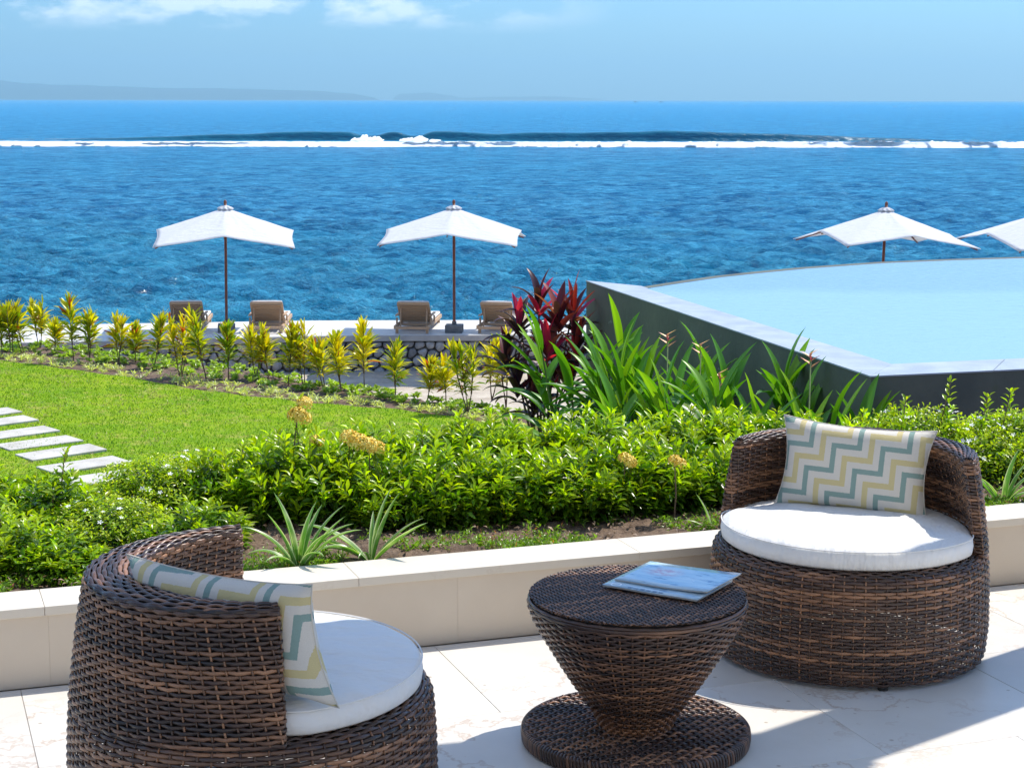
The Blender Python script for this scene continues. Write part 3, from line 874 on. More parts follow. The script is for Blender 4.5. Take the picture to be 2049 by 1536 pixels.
def tones(n, base, seg=22):
    """tone wandering slowly along a strand: dark brown with tan stretches"""
    k = max(3, int(n / seg) + 2)
    kn = np.clip(base + wr.normal(0, .16, k) + (wr.random(k) < .22) * .28, 0, 1)
    kn[-1] = kn[0]
    return np.clip(np.interp(np.linspace(0, k - 1, n), np.arange(k), kn) + wr.normal(0, .02), 0, 1)
def row_bases(n):
    out = []; b_ = .38
    while len(out) < n:
        b_ = wr.choice([.22, .32, .42, .55, .72], p=[.22, .26, .22, .16, .14]); out += [b_] * int(wr.integers(1, 4))
    return out[:n]
def woven_obj(name, paths, parent, nsec=6):
    V, F, C = strands(paths, nsec)
    o = link(name, mesh_np(name, V, F, C), M['wicker'], parent); return o
SPP = 5          # samples per stake interval
def ring_row(rf, z, stakes, k, amp, w, th, tone, tilt=0.0):
    """closed ring; rf radius; tilt: normal's slope upwards"""
    n = stakes * SPP; s = np.arange(n) / n; a = s * 2 * np.pi
    d = amp * np.cos(np.pi * s * stakes + np.pi * k)
    N = np.stack([np.cos(a) * math.cos(tilt), np.sin(a) * math.cos(tilt), np.full(n, math.sin(tilt))], -1)
    C = np.stack([rf * np.cos(a), rf * np.sin(a), np.full(n, z)], -1) + N * d[:, None]
    C[:, 2] += wr.normal(0, .0006, n)
    return (C, N, w, th, tone if tone is not None else tones(n, .35), True)
def profile_rows(prof, pitch):
    """walk along a (r,z) polyline with equal steps -> r, z, tilt"""
    p = np.array(prof, float); d = np.r_[0, np.cumsum(np.linalg.norm(np.diff(p, axis=0), axis=1))]
    s = np.arange(pitch / 2, d[-1], pitch); r = np.interp(s, d, p[:, 0]); z = np.interp(s, d, p[:, 1])
    r1 = np.interp(s + .004, d, p[:, 0]); z1 = np.interp(s + .004, d, p[:, 1]); r0 = np.interp(s - .004, d, p[:, 0]); z0 = np.interp(s - .004, d, p[:, 1])
    tilt = np.arctan2(-(r1 - r0), (z1 - z0))
    return r, z, tilt
SEAT = .375; BTOP = .69; PITCH_R = .0108
def r_out(z): return float(np.interp(z, [0, .04, .12, .25, .38, .55, .70], [.450, .460, .467, .464, .456, .433, .406]))
A0, A1 = rad(-93), rad(93)             # back arc about +X of the chair's own frame
def thick(a, t):
    """thickness of the crescent back at angle a; t 0 at the seat, 1 at the top"""
    e = np.clip(1 - (np.abs(a) / A1) ** 2, 0, 1) ** .8
    return .034 + e * (.045 + .055 * t)
def back_loop(z, n_stakes=60):
    ro = r_out(z); t = (z - SEAT) / (BTOP - SEAT)
    a = np.linspace(A0, A1, 240); outer = np.stack([ro * np.cos(a), ro * np.sin(a)], -1)
    ri = ro - thick(a, t); inner = np.stack([ri * np.cos(a), ri * np.sin(a)], -1)[::-1]
    L = np.concatenate([outer, inner]); L = np.vstack([L, L[:1]])
    d = np.r_[0, np.cumsum(np.linalg.norm(np.diff(L, axis=0), axis=1))]
    n = n_stakes * SPP; s = np.arange(n) / n * d[-1]
    x = np.interp(s, d, L[:, 0]); y = np.interp(s, d, L[:, 1])
    # smooth the two ends so strands wrap round them
    for _ in range(3):
        x = (np.roll(x, 1) + 2 * x + np.roll(x, -1)) / 4; y = (np.roll(y, 1) + 2 * y + np.roll(y, -1)) / 4
    T = np.stack([np.roll(x, -1) - np.roll(x, 1), np.roll(y, -1) - np.roll(y, 1)], -1); T /= np.linalg.norm(T, axis=1, keepdims=True) + 1e-9
    return x, y, np.stack([T[:, 1], -T[:, 0], 0 * x], -1)

def make_chair():
    root = empty('wicker_chair')
    paths = []
    # drum and shoulder
    prof = [(r_out(z), z) for z in np.linspace(.014, .335, 14)] + [(.456, .352), (.448, .368), (.434, .378), (.415, .381), (.38, .380)]
    R, Z_, T_ = profile_rows(prof, PITCH_R); bases = row_bases(len(R))
    ST = 86
    for k, (r, z, t) in enumerate(zip(R, Z_, T_)):
        paths.append(ring_row(r, z, ST, k, .0032, .0110, .0040, tones(ST * SPP, bases[k]), t))
    body = woven_obj('woven_base', paths, root)
    # stakes of the drum: upright strands in the same weave
    st = []
    for j in range(ST):
        a = 2 * math.pi * j / ST; n = 50
        z = np.linspace(.02, .372, n); r = np.array([r_out(q) for q in z]) - np.clip((z - .345) / .03, 0, 1) ** 2 * .02
        N = np.stack([np.full(n, math.cos(a)), np.full(n, math.sin(a)), 0 * z], -1)
        d = 0 * z
        C = np.stack([r * math.cos(a), r * math.sin(a), z], -1) + N * (d[:, None] * .6)
        st.append((C, N, .0062, .0045, tones(n, .55 if j % 3 else .75, 30), False))
    woven_obj('upright_stakes', st, body, 4)
    # back: closed crescent rows
    paths = []; zs = np.arange(SEAT + .004, BTOP - .012, PITCH_R); bases = row_bases(len(zs)); STB = 88
    loops = []
    for k, z in enumerate(zs):
        x, y, N = back_loop(z, STB); n = len(x)
        d = .0035 * np.cos(np.pi * np.arange(n) / SPP + np.pi * k)
        C = np.stack([x, y, np.full(n, z)], -1) + N * d[:, None]; C[:, 2] += wr.normal(0, .0006, n)
        paths.append((C, N, .0103, .0040, tones(n, bases[k]), True)); loops.append(np.stack([x, y, np.full(n, z)], -1))
    # rounded brim
    for t, dz in ((.0, .003), (.3, .010)):
        x, y, N = back_loop(BTOP - .012 + dz * .6, STB); n = len(x)
        N2 = N * math.cos(t) + np.array([0, 0, math.sin(t)]); d = .003 * np.cos(np.pi * np.arange(n) / SPP + np.pi * (dz > .004))
        C = np.stack([x, y, np.full(n, BTOP - .012 + dz)], -1) + N2 * d[:, None] - N * dz * .35
        paths.append((C, N2, .012, .006, tones(n, .35), True))
    back = woven_obj('woven_back', paths, root)
    # ledge on top: rows along the arc between the outer and the inner edge
    tp = []; NTOP = 10; n = 34 * SPP; a = np.linspace(A0 * .995, A1 * .995, n); ro = r_out(BTOP)
    th_ = thick(a, 1.0)
    for j in range(NTOP):
        f = (j + .5) / NTOP; r = ro - .003 - f * (th_ - .006)
        dome = .009 * (1 - (2 * f - 1) ** 2) - .001
        d = .003 * np.cos(np.pi * np.arange(n) / SPP + np.pi * j)
        C = np.stack([r * np.cos(a), r * np.sin(a), BTOP + .001 + dome + d], -1)
        N = np.stack([0 * a + (1 - 2 * f) * .6 * np.cos(a), (1 - 2 * f) * .6 * np.sin(a), 0 * a + 1], -1); N /= np.linalg.norm(N, axis=1, keepdims=True)
        tp.append((C, N, np.clip(th_ / NTOP * 1.02, .0045, .013), .0058, tones(n, float(wr.choice([.25, .35, .6]))), False))
    woven_obj('woven_brim', tp, back)
    st = []
    Lp = np.array(loops)
    for j in range(STB):
        i = j * SPP; C = Lp[:, i, :]; C = np.array([np.interp(np.linspace(0, len(C) - 1, 44), np.arange(len(C)), C[:, q]) for q in range(3)]).T
        N = np.repeat((back_loop(.55, STB)[2][i])[None, :], 44, 0)
        st.append((C, N, .0062, .0045, tones(44, .5 if j % 3 else .75, 30), False))
    woven_obj('upright_stakes', st, back, 4)
    # dark liner added inside the hollow back to block sight through the weave
    b = MB(); vs = []; zz = [SEAT - .01, .45, .55, .64, BTOP - .006]; aa = np.linspace(A0 * .985, A1 * .985, 60)
    for z in zz:
        t = (z - SEAT) / (BTOP - SEAT); ro_ = r_out(z) - .009
        o_ = [(ro_ * math.cos(a), ro_ * math.sin(a), z) for a in aa]
        i_ = [((r_out(z) - thick(a, t) + .009) * math.cos(a), (r_out(z) - thick(a, t) + .009) * math.sin(a), z) for a in aa[::-1]]
        vs += o_ + i_
    L = 120
    b.add(vs, [(k * L + i, k * L + (i + 1) % L, (k + 1) * L + (i + 1) % L, (k + 1) * L + i) for k in range(4) for i in range(L)] + [((4 * L) + i, 4 * L + i + 1, 4 * L + L - 2 - i, 4 * L + L - 1 - i) for i in range(59)])
    b.build('back_liner', M['dark'], root)
    b = MB(); b.lathe([(.0, .372), (.43, .372), (.43, .366), (.0, .366)], 48); b.build('seat_deck', M['dark'], root)
    for a in (30, 120, 210, 300):
        b = MB(); b.tube([(.435 * math.cos(rad(a)), .435 * math.sin(rad(a)), 0), (.435 * math.cos(rad(a)), .435 * math.sin(rad(a)), .03)], .017, 12); b.build('foot', M['plastic_black'], root)
    # seat cushion, cut to the back's inner wall
    return root
def cushion_mesh(seed):
    NA, rs = 128, []
    a = np.linspace(0, 2 * np.pi, NA, endpoint=False); aw = (a + np.pi) % (2 * np.pi) - np.pi
    lim = np.where(np.abs(aw) < A1, r_out(SEAT + .04) - thick(aw, .15) - .008, .435)
    for _ in range(10): lim = (np.roll(lim, 1) + lim + np.roll(lim, -1)) / 3
    lim = np.minimum(lim, .430)
    prof = [(.0, .0), (.9, .0), (.975, .003), (1.0, .012), (1.008, .035), (1.0, .058), (.985, .066), (.965, .072), (.9, .081), (.8, .088), (.65, .094), (.5, .098), (.35, .1), (.2, .101), (.08, .101), (.0, .101)]
    V = []
    for f, z in prof:
        x = lim * f * np.cos(a); y = lim * f * np.sin(a)
        top = float(np.clip((z - .05) / .04, 0, 1))
        wob = .022 * vnoise(x + seed, y, .17, seed, 3) * top + .010 * vnoise(x * 3 + seed, y * .6, .10, seed + 3, 2) * top
        V.append(np.stack([x, y, SEAT + .006 + z * .95 + wob], -1))
    V = np.array(V); n = len(prof)
    i = np.arange(n - 1)[:, None]; k = np.arange(NA)[None, :]; k2 = (k + 1) % NA
    F = np.stack([i * NA + k, i * NA + k2, (i + 1) * NA + k2, (i + 1) * NA + k], -1).reshape(-1, 4)
    return mesh_np('seat_cushion', V.reshape(-1, 3), F), lim, a
def copy_tree(o, parent=None):
    c = o.copy(); COL.objects.link(c); c.parent = parent
    for ch in list(o.children): copy_tree(ch, c)
    return c
chairR = make_chair()
chairL = copy_tree(chairR)
chairR.location = (1.146, 5.775, 0); chairR.rotation_euler = (0, 0, rad(65))
chairL.location = (-.658, 4.285, 0); chairL.rotation_euler = (0, 0, rad(195))
tag(chairR, 'round brown wicker tub chair right of the table, open front showing', 'chair', 'round wicker chairs on the terrace')
tag(chairL, 'round brown wicker tub chair left of the table, seen from behind its curved back', 'chair', 'round wicker chairs on the terrace')
for ch, nm, lab in ((chairR, 5, 'round white seat cushion on the right wicker chair, mostly in sun'), (chairL, 9, 'round white seat cushion on the left wicker chair, half in shade')):
    me, lim, a = cushion_mesh(nm)
    o = link('seat_cushion', me, M['white_cloth']); o.location = ch.location; o.rotation_euler = ch.rotation_euler
    tag(o, lab, 'cushion', 'round white seat cushions')
    t = MB(); pts = [(lim[i] * 1.003 * math.cos(a[i]), lim[i] * 1.003 * math.sin(a[i]), SEAT + .006 + .0655) for i in range(len(a))]
    t.tube(pts + [pts[0]], .0022, 6, cap=False); t.build('piping', M['white_cloth'], o, smooth=True)

# ---- scatter cushions
def pillow(name, c, xdir, normal, w, h, t, label, roll=0.0, seed=0, uvo=(0, 0), slump=0.0):
    NX, NY = 40, 26
    u = np.linspace(-1, 1, NX); v = np.linspace(-1, 1, NY); U, Vv = np.meshgrid(u, v)
    pinch = .10
    X = U * (w / 2) * (1 - pinch * (1 - Vv ** 2) * np.abs(U) ** 2); Y = Vv * (h / 2) * (1 - pinch * 1.3 * (1 - U ** 2) * np.abs(Vv) ** 2)
    X = X - slump * Y
    th = t / 2 * np.clip((1 - U ** 4) * (1 - Vv ** 4), 0, 1) ** .5
    wr_ = .007 * vnoise(X, Y, .09, seed, 3)
    front = np.stack([X, Y, th + wr_ * (th / (t / 2))], -1); back = np.stack([X, Y, -th - wr_ * (th / (t / 2))], -1)
    V = np.concatenate([front.reshape(-1, 3), back.reshape(-1, 3)])
    F = grid_faces(NY, NX); F2 = (F + NX * NY)[:, ::-1]
    uvs = np.concatenate([np.stack([X + uvo[0], Y + uvo[1]], -1).reshape(-1, 2)] * 2)
    me = mesh_np(name, V, [F, F2], uv=uvs)
    o = link(name, me, M['zigzag'])
    x = Vector(xdir).normalized(); z = Vector(normal).normalized(); y = z.cross(x).normalized(); x = y.cross(z).normalized()
    R = Matrix((x, y, z)).transposed() @ Matrix.Rotation(roll, 3, 'Z')
    o.matrix_world = Matrix.Translation(c) @ R.to_4x4()
    tag(o, label, 'cushion', 'zigzag scatter cushions')
    edge = [front[0, i] for i in range(NX)] + [front[j, -1] for j in range(1, NY)] + [front[-1, i] for i in range(NX - 2, -1, -1)] + [front[j, 0] for j in range(NY - 2, 0, -1)]
    tb = MB(); pts = [(p[0], p[1], 0) for p in edge]; tb.tube(pts + [pts[0]], .0022, 5, cap=False); tb.build('seam', M['piping'], o, smooth=True)
    return o
# right: corners read off the photograph give centre, width and lean
pillow('scatter_cushion', Vector((1.18, 5.89, .603)), (.93, -.33, -.02), (-.33, -.93, .22), .525, .315, .12,
       'cushion with sage and yellow zigzags standing upright on the right chair', roll=rad(-1.5), seed=3)
pillow('scatter_cushion', Vector((-.672, 4.03, .603)), (.895, -.446, 0), (-.44, -.89, .06), .54, .28, .12,
       'cushion with sage and yellow zigzags leaning inside the left chair, its end past the arm', roll=rad(-1), seed=8, uvo=(.05, .02), slump=.30)

# ---- table
TX, TY = .365, 4.90; TH = .445
table = empty('wicker_table', (TX, TY, 0)); tag(table, 'low brown wicker drum table with a cone foot between the chairs', 'table')
prof = [(.104, .045), (.114, .07), (.130, .10), (.158, .14), (.190, .185), (.222, .235), (.252, .285), (.279, .33), (.301, .372), (.316, .412)]
R, Z_, T_ = profile_rows(prof, .0102); bases = row_bases(len(R)); paths = []
ST = 56
for k, (r, z, t) in enumerate(zip(R, Z_, T_)):
    paths.append(ring_row(r, z, ST, k, .0030, .0098, .0038, tones(ST * SPP, bases[k]), t))
cone = woven_obj('woven_cone', paths, table)
st = []
pp = np.array(prof)
for j in range(ST):
    a = 2 * math.pi * j / ST; z = np.linspace(.045, .41, 46); r = np.interp(z, pp[:, 1], pp[:, 0])
    N = np.stack([np.full(46, math.cos(a)), np.full(46, math.sin(a)), 0 * z - .5], -1); N /= np.linalg.norm(N, axis=1, keepdims=True)
    st.append((np.stack([r * math.cos(a), r * math.sin(a), z], -1), N, .006, .0042, tones(46, .5 if j % 3 else .7, 30), False))
woven_obj('upright_stakes', st, cone, 4)
b = MB(); b.lathe([(.0, .045)] + [(max(r - .011, 0), z) for r, z in prof] + [(0, .412)], 48); b.build('cone_frame', M['dark'], table)
def flat_weave(name, rad_, z, pitch, cross, phi, parent, w, th, amp, tone_c=.35):
    """plain weave of straight strands clipped to a disc"""
    ps = []
    c, s = math.cos(phi), math.sin(phi)
    for dirn in (0, 1):
        pt = pitch if dirn == 0 else cross; ot = cross if dirn == 0 else pitch
        ks = np.arange(-int(rad_ / pt) - 1, int(rad_ / pt) + 2)
        for k in ks:
            y = (k + .5) * pt
            if abs(y) > rad_ - .004: continue
            hl = math.sqrt(rad_ ** 2 - y ** 2); n = max(6, int(2 * hl / ot * 3)); x = np.linspace(-hl, hl, n)
            d = amp * np.sin(np.pi * (x / ot) + np.pi * k + (0 if dirn == 0 else math.pi))
            if dirn == 0: X, Y = x, np.full(n, y)
            else: X, Y = np.full(n, y), x
            C = np.stack([c * X - s * Y, s * X + c * Y, z + d], -1); N = np.tile([0, 0, 1.0], (n, 1))
            b_ = float(wr.choice([.2, .35, .5, .7])) if dirn == 0 else tone_c
            ps.append((C, N, w if dirn == 0 else w * .8, th, tones(n, b_, 14), False))
    return woven_obj(name, ps, parent, 4)
top = flat_weave('woven_top', .312, TH - .004, .0108, .0150, rad(28), table, .0098, .0042, .0026, .3)
b = MB(); b.lathe([(0, TH - .010), (.306, TH - .010), (.306, .41), (0, .41)], 48); b.build('top_board', M['dark'], top)
base = flat_weave('woven_foot', .322, .045, .0165, .0240, rad(20), table, .0148, .0052, .0036, .3)
b = MB(); b.lathe([(0, .038), (.322, .038), (.328, .02), (.32, .004), (0, .004)], 48); b.build('foot_board', M['dark'], base)
def rim(name, R0, z0, h, parent, rows=3, dz=.010):
    ps = []; n = 60 * SPP; s = np.arange(n) / n; a = s * 2 * np.pi
    for k in range(rows):
        ph = k / max(1, rows - 1) * math.pi / 2 * 1.1 - .1
        r = R0 - .011 * (1 - math.cos(ph)); z = z0 + h * (k / max(1, rows - 1))
        d = .0012 * np.cos(np.pi * s * 60 + np.pi * k)
        N = np.stack([np.cos(a) * math.cos(ph), np.sin(a) * math.cos(ph), 0 * a + math.sin(ph)], -1)
        C = np.stack([r * np.cos(a), r * np.sin(a), 0 * a + z], -1) + N * d[:, None]
        ps.append((C, N, .0105, .005, tones(n, .38), True))
    return woven_obj(name, ps, parent)
rim('top_rim', .317, .420, .019, top, 3)
def rim_wrap(name, R0, z0, z1, parent, n=176):
    ps = []
    for k in range(n):
        a = 2 * math.pi * k / n; sl = .022
        pts = [(R0 - .020, z1 - .001, -sl), (R0 - .010, z1 + .001, -sl * .4), (R0 - .001, z1 - .004, 0), (R0 + .001, (z0 + z1) / 2, sl * .5), (R0 - .002, z0 + .002, sl)]
        C = np.array([(r * math.cos(a + t), r * math.sin(a + t), z) for r, z, t in pts]); C = np.array([np.interp(np.linspace(0, 4, 11), np.arange(5), C[:, q]) for q in range(3)]).T
        ph = np.linspace(math.pi / 2, -.2, 11); N = np.stack([np.cos(a) * np.cos(ph), np.sin(a) * np.cos(ph), np.sin(ph)], -1)
        ps.append((C, N, .0112, .0042, np.full(11, float(wr.choice([.2, .3, .45, .6]))), False))
    return woven_obj(name, ps, parent)
rim_wrap('foot_rim', .334, .003, .045, base)

# ---- magazines on the table
def cover_mat(name, seed, warm):
    m, t, b = nt(name)
    uv = node(t, 'ShaderNodeTexCoord').outputs['UV']
    n1 = rng_n(t, noise(t, 2.2, 3, vec=uv, sc=(1, 3.2, 1)), .35, .68)
    c = mixc(t, n1, (.30, .50, .66), (.62, .76, .83))
    n2 = rng_n(t, noise(t, 3.2, 4, vec=uv, sc=(1.2, 3, 1)), .57, .64)
    c = mixc(t, n2, c, (.14, .25, .42))
    if warm:
        sp = node(t, 'ShaderNodeVectorMath', operation='DISTANCE'); t.links.new(uv, sp.inputs[0]); sp.inputs[1].default_value = (.30, .62, 0)
        mk = rng_n(t, sp.outputs['Value'], .10, .24, 1, 0)
        n3 = rng_n(t, noise(t, 11, 3, vec=uv), .42, .6)
        wm = mixc(t, n3, (.80, .78, .74), (.70, .30, .30))
        mm = node(t, 'ShaderNodeMath', operation='MULTIPLY'); t.links.new(mk, mm.inputs[0]); mm.inputs[1].default_value = .8
        c = mixc(t, mm.outputs[0], c, wm)
    t.links.new(c, b.inputs['Base Color'])
    b.inputs['Roughness'].default_value = .22; b.inputs['Coat Weight'].default_value = .3
    return m
M['cover_a'] = cover_mat('glossy_cover_a', 1, True); M['cover_b'] = cover_mat('glossy_cover_b', 2, False)
M['pages'] = simple('page_edges', (.60, .58, .54), (.42, .41, .40), 900, .8, sc=(.02, .02, 1))
M['ink'] = simple('cover_ink', (.08, .14, .25), None, rough=.3); M['ink_white'] = simple('cover_white_ink', (.80, .84, .86), None, rough=.3)
def magazine(corners, z0, thk, matc, label, lift=0.0):
    """corners: back-left, back-right, front-right, front-left on the table"""
    c = [P(u, v, TH + z0 + thk) for u, v in corners]
    org = sum(c, Vector()) / 4; org.z = 0
    ex = ((c[1] - c[0]) + (c[2] - c[3])).normalized(); ey = Vector((-ex.y, ex.x, 0))
    w = ((c[1] - c[0]).length + (c[2] - c[3]).length) / 2; h = abs((c[0] - c[3]).dot(ey)) * .5 + abs((c[1] - c[2]).dot(ey)) * .5
    e = empty('magazine', (org.x, org.y, TH + z0), math.atan2(ex.y, ex.x)); tag(e, label, 'magazine', 'magazines on the wicker table')
    def sheet(z, name, mat, t_, ww, hh):
        NX, NY = 20, 8; u = np.linspace(0, 1, NX); v = np.linspace(0, 1, NY); U, V_ = np.meshgrid(u, v)
        Z = z + lift * np.clip((U - .35) / .65, 0, 1) ** 2 + .0006 * np.sin(U * 9 + V_ * 3)
        T = np.stack([(U - .5) * ww, (V_ - .5) * hh, Z], -1).reshape(-1, 3); Bm = T - [0, 0, t_]
        F = grid_faces(NY, NX); n = NX * NY; ring = list(range(NX)) + [j * NX + NX - 1 for j in range(1, NY)] + [(NY - 1) * NX + i for i in range(NX - 2, -1, -1)] + [j * NX for j in range(NY - 2, 0, -1)]
        S = np.array([(ring[i], ring[i] + n, ring[(i + 1) % len(ring)] + n, ring[(i + 1) % len(ring)]) for i in range(len(ring))])
        uvs = np.concatenate([np.stack([U, V_], -1).reshape(-1, 2)] * 2)
        return link(name, mesh_np(name, np.concatenate([T, Bm]), [F, (F + n)[:, ::-1], S], smooth=False, uv=uvs), mat, e)
    sheet(thk - .0006, 'pages', M['pages'], thk - .0012, w - .004, h - .003)
    cov = sheet(thk, 'cover', matc, .0005, w, h)
    return e, cov, w, h, thk, lift
e, cov, w, h, thk, lift = magazine(((1290, 1133), (1470, 1160), (1391, 1200), (1197, 1167)), .004, .007, M['cover_b'],
    'lower pale blue magazine lying under another on the wicker table')
t = MB(); t.lathe([(.012, .0002), (.017, .0002)], 24, c=(-w * .5 + .035, -h * .5 + .022, thk + .0004)); t.build('printed_letter', M['ink_white'], cov)
t = MB()
for i in range(6): t.box((-w * .5 + .085 + i * .02, -h * .5 + .012, thk + .0005), (.013, .010 if i % 2 else .014, .0004))
t.build('printed_text', M['ink'], cov)
e, cov, w, h, thk, lift = magazine(((1305, 1122), (1487, 1150), (1413, 1187), (1225, 1157)), .0118, .006, M['cover_a'],
    'upper glossy magazine with a pink and white picture lying on another magazine', lift=.006)
t = MB()
t.box((w * .24, -h * .26, thk + .0016), (.004, .055, .0005)); t.box((w * .27, -h * .10, thk + .0022), (.05, .006, .0005)); t.box((w * .33, -h * .34, thk + .0030), (.006, .05, .0005))
t.build('printed_letter', M['ink_white'], cov)
# ================================================================ PLANTS
pr = np.random.default_rng(23)
def nrmz(v): return v / (np.linalg.norm(v, axis=-1, keepdims=True) + 1e-9)
def leaves(P0, D, L, Wd, col, fold=.25, droop=.25, tipcol=1.15, widest=.45):
    """many small folded leaves: 6 verts, 4 quads/tris each. P0,D (n,3)"""
    n = len(P0); D = nrmz(D)
    up = np.tile([0, 0, 1.0], (n, 1)); S = np.cross(D, up); bad = np.linalg.norm(S, axis=1) < .1
    S[bad] = pr.normal(0, 1, (bad.sum(), 3)); S = nrmz(S + .35 * pr.normal(0, 1, (n, 3))); S = nrmz(S - D * (S * D).sum(1, keepdims=True))
    N = np.cross(S, D); L = np.broadcast_to(L, (n,))[:, None]; Wd = np.broadcast_to(Wd, (n,))[:, None]
    N = np.where(N[:, 2:3] < 0, -N, N)
    m = P0 + D * L * widest + N * L * .02; tip = P0 + D * L * .98 - up * L * droop * .5
    l_ = m + S * Wd * .5 + N * Wd * fold; r_ = m - S * Wd * .5 + N * Wd * fold
    m2 = P0 + D * L * .78 - up * L * droop * .22
    l2 = m2 + S * Wd * .27 + N * Wd * fold * .6; r2_ = m2 - S * Wd * .27 + N * Wd * fold * .6
    V = np.stack([P0, l_, m, r_, l2, m2, r2_, tip], 1).reshape(-1, 3)
    b = (np.arange(n) * 8)[:, None]
    tri = np.concatenate([b + np.array([[0, 2, 1]]), b + np.array([[0, 3, 2]]), b + np.array([[4, 5, 7]]), b + np.array([[5, 6, 7]])])
    quad = np.concatenate([b + np.array([[1, 2, 5, 4]]), b + np.array([[2, 3, 6, 5]])])
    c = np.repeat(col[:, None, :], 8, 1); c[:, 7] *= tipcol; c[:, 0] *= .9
    return V, tri, quad, c.reshape(-1, 3)
def leaf_mesh(name, parts):
    V = []; T = []; Q = []; C = []; b = 0
    for v, t, q, c in parts:
        V.append(v); T.append(t + b); Q.append(q + b); C.append(c); b += len(v)
    return mesh_np(name, np.concatenate(V), [np.concatenate(T), np.concatenate(Q)], np.concatenate(C), smooth=True)
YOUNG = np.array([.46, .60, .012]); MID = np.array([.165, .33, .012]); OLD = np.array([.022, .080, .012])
def shoot_leaves(tips, dirs, length, tiers, per, L, Wd, age=0.0, young=YOUNG, mid=MID, old=OLD, rise=.9):
    """shoots ending at tips with whorls of leaves down their length"""
    P0 = []; D = []; C = []; LL = []
    n = len(tips)
    for t in range(tiers):
        f = t / max(1, tiers - 1)
        for j in range(per):
            a = pr.uniform(0, 2 * np.pi, n) if j == 0 else a + 2 * np.pi / per + pr.normal(0, .25, n)
            dd = nrmz(dirs); x = nrmz(np.cross(dd, np.array([.3, .2, 1.0]) + pr.normal(0, .05, 3))); y = np.cross(dd, x)
            out = x * np.cos(a)[:, None] + y * np.sin(a)[:, None]
            k = rise * (1.25 - .95 * f) + pr.normal(0, .12, n)
            P0.append(tips - dd * (length * f) + out * .002); D.append(out + dd * k[:, None])
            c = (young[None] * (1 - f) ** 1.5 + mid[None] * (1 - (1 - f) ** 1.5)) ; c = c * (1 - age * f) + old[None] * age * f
            C.append(c * pr.uniform(.55, 1.35, (n, 1)) * np.array([1, 1, 1]) * (1 + pr.normal(0, .06, (n, 3))))
            LL.append(L * (.55 + .5 * np.sqrt(f + .08)) * pr.uniform(.75, 1.2, n))
    P0 = np.concatenate(P0); D = np.concatenate(D); C = np.clip(np.concatenate(C), .004, .8); LL = np.concatenate(LL)
    return leaves(P0, D, LL, LL * Wd, C)
def stems_mesh(name, segs, r, mat, parent):
    b = MB()
    for a, c in segs: b.tube([a, (Vector(a) + Vector(c)) / 2 + Vector((pr.normal(0, .006), pr.normal(0, .006), 0)), c], [r * 1.3, r, r * .7], 5, cap=False)
    return b.build(name, mat, parent, smooth=True)

def ixora(seed, R=.25, H=.22, ns=92, extra=0):
    """dwarf ixora: upright leafy shoots filling a dome"""
    rr = np.random.default_rng(seed)
    root = empty('ixora_shrub')
    r = R * np.sqrt(rr.random(ns)); a = rr.uniform(0, 2 * np.pi, ns)
    h = H * (1 - .42 * (r / R) ** 2.4) * (.55 + rr.random(ns) ** 1.6 * .85)
    tips = np.stack([r * np.cos(a), r * np.sin(a), h], -1)
    dirs = np.stack([np.cos(a) * r / R * .55 + rr.normal(0, .12, ns), np.sin(a) * r / R * .55 + rr.normal(0, .12, ns), np.ones(ns)], -1)
    parts = [shoot_leaves(tips, dirs, .11, 6, 3, .076, .29, .75)]
    # skirt of older leaves on the flank and inside, coloured darker for shade depth
    m = int(ns * 1.5); a = rr.uniform(0, 2 * np.pi, m); z = rr.uniform(.05, H * .72, m); rad2 = R * (1.0 - .15 * (z / H)) * rr.uniform(.55, 1.02, m)
    tips2 = np.stack([rad2 * np.cos(a), rad2 * np.sin(a), z], -1); d2 = np.stack([np.cos(a), np.sin(a), rr.uniform(.1, 1.1, m)], -1)
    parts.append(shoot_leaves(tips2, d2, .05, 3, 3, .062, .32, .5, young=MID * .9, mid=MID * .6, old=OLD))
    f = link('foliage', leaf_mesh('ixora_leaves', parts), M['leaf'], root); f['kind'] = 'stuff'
    segs = []
    for i in range(26):
        k = rr.integers(0, ns); t = tips[k]; segs.append(((t[0] * .25, t[1] * .25, -.02), (t[0] * .92, t[1] * .92, t[2] * .85)))
    stems_mesh('stems', segs, .0035, M['stem'], root)
    return root
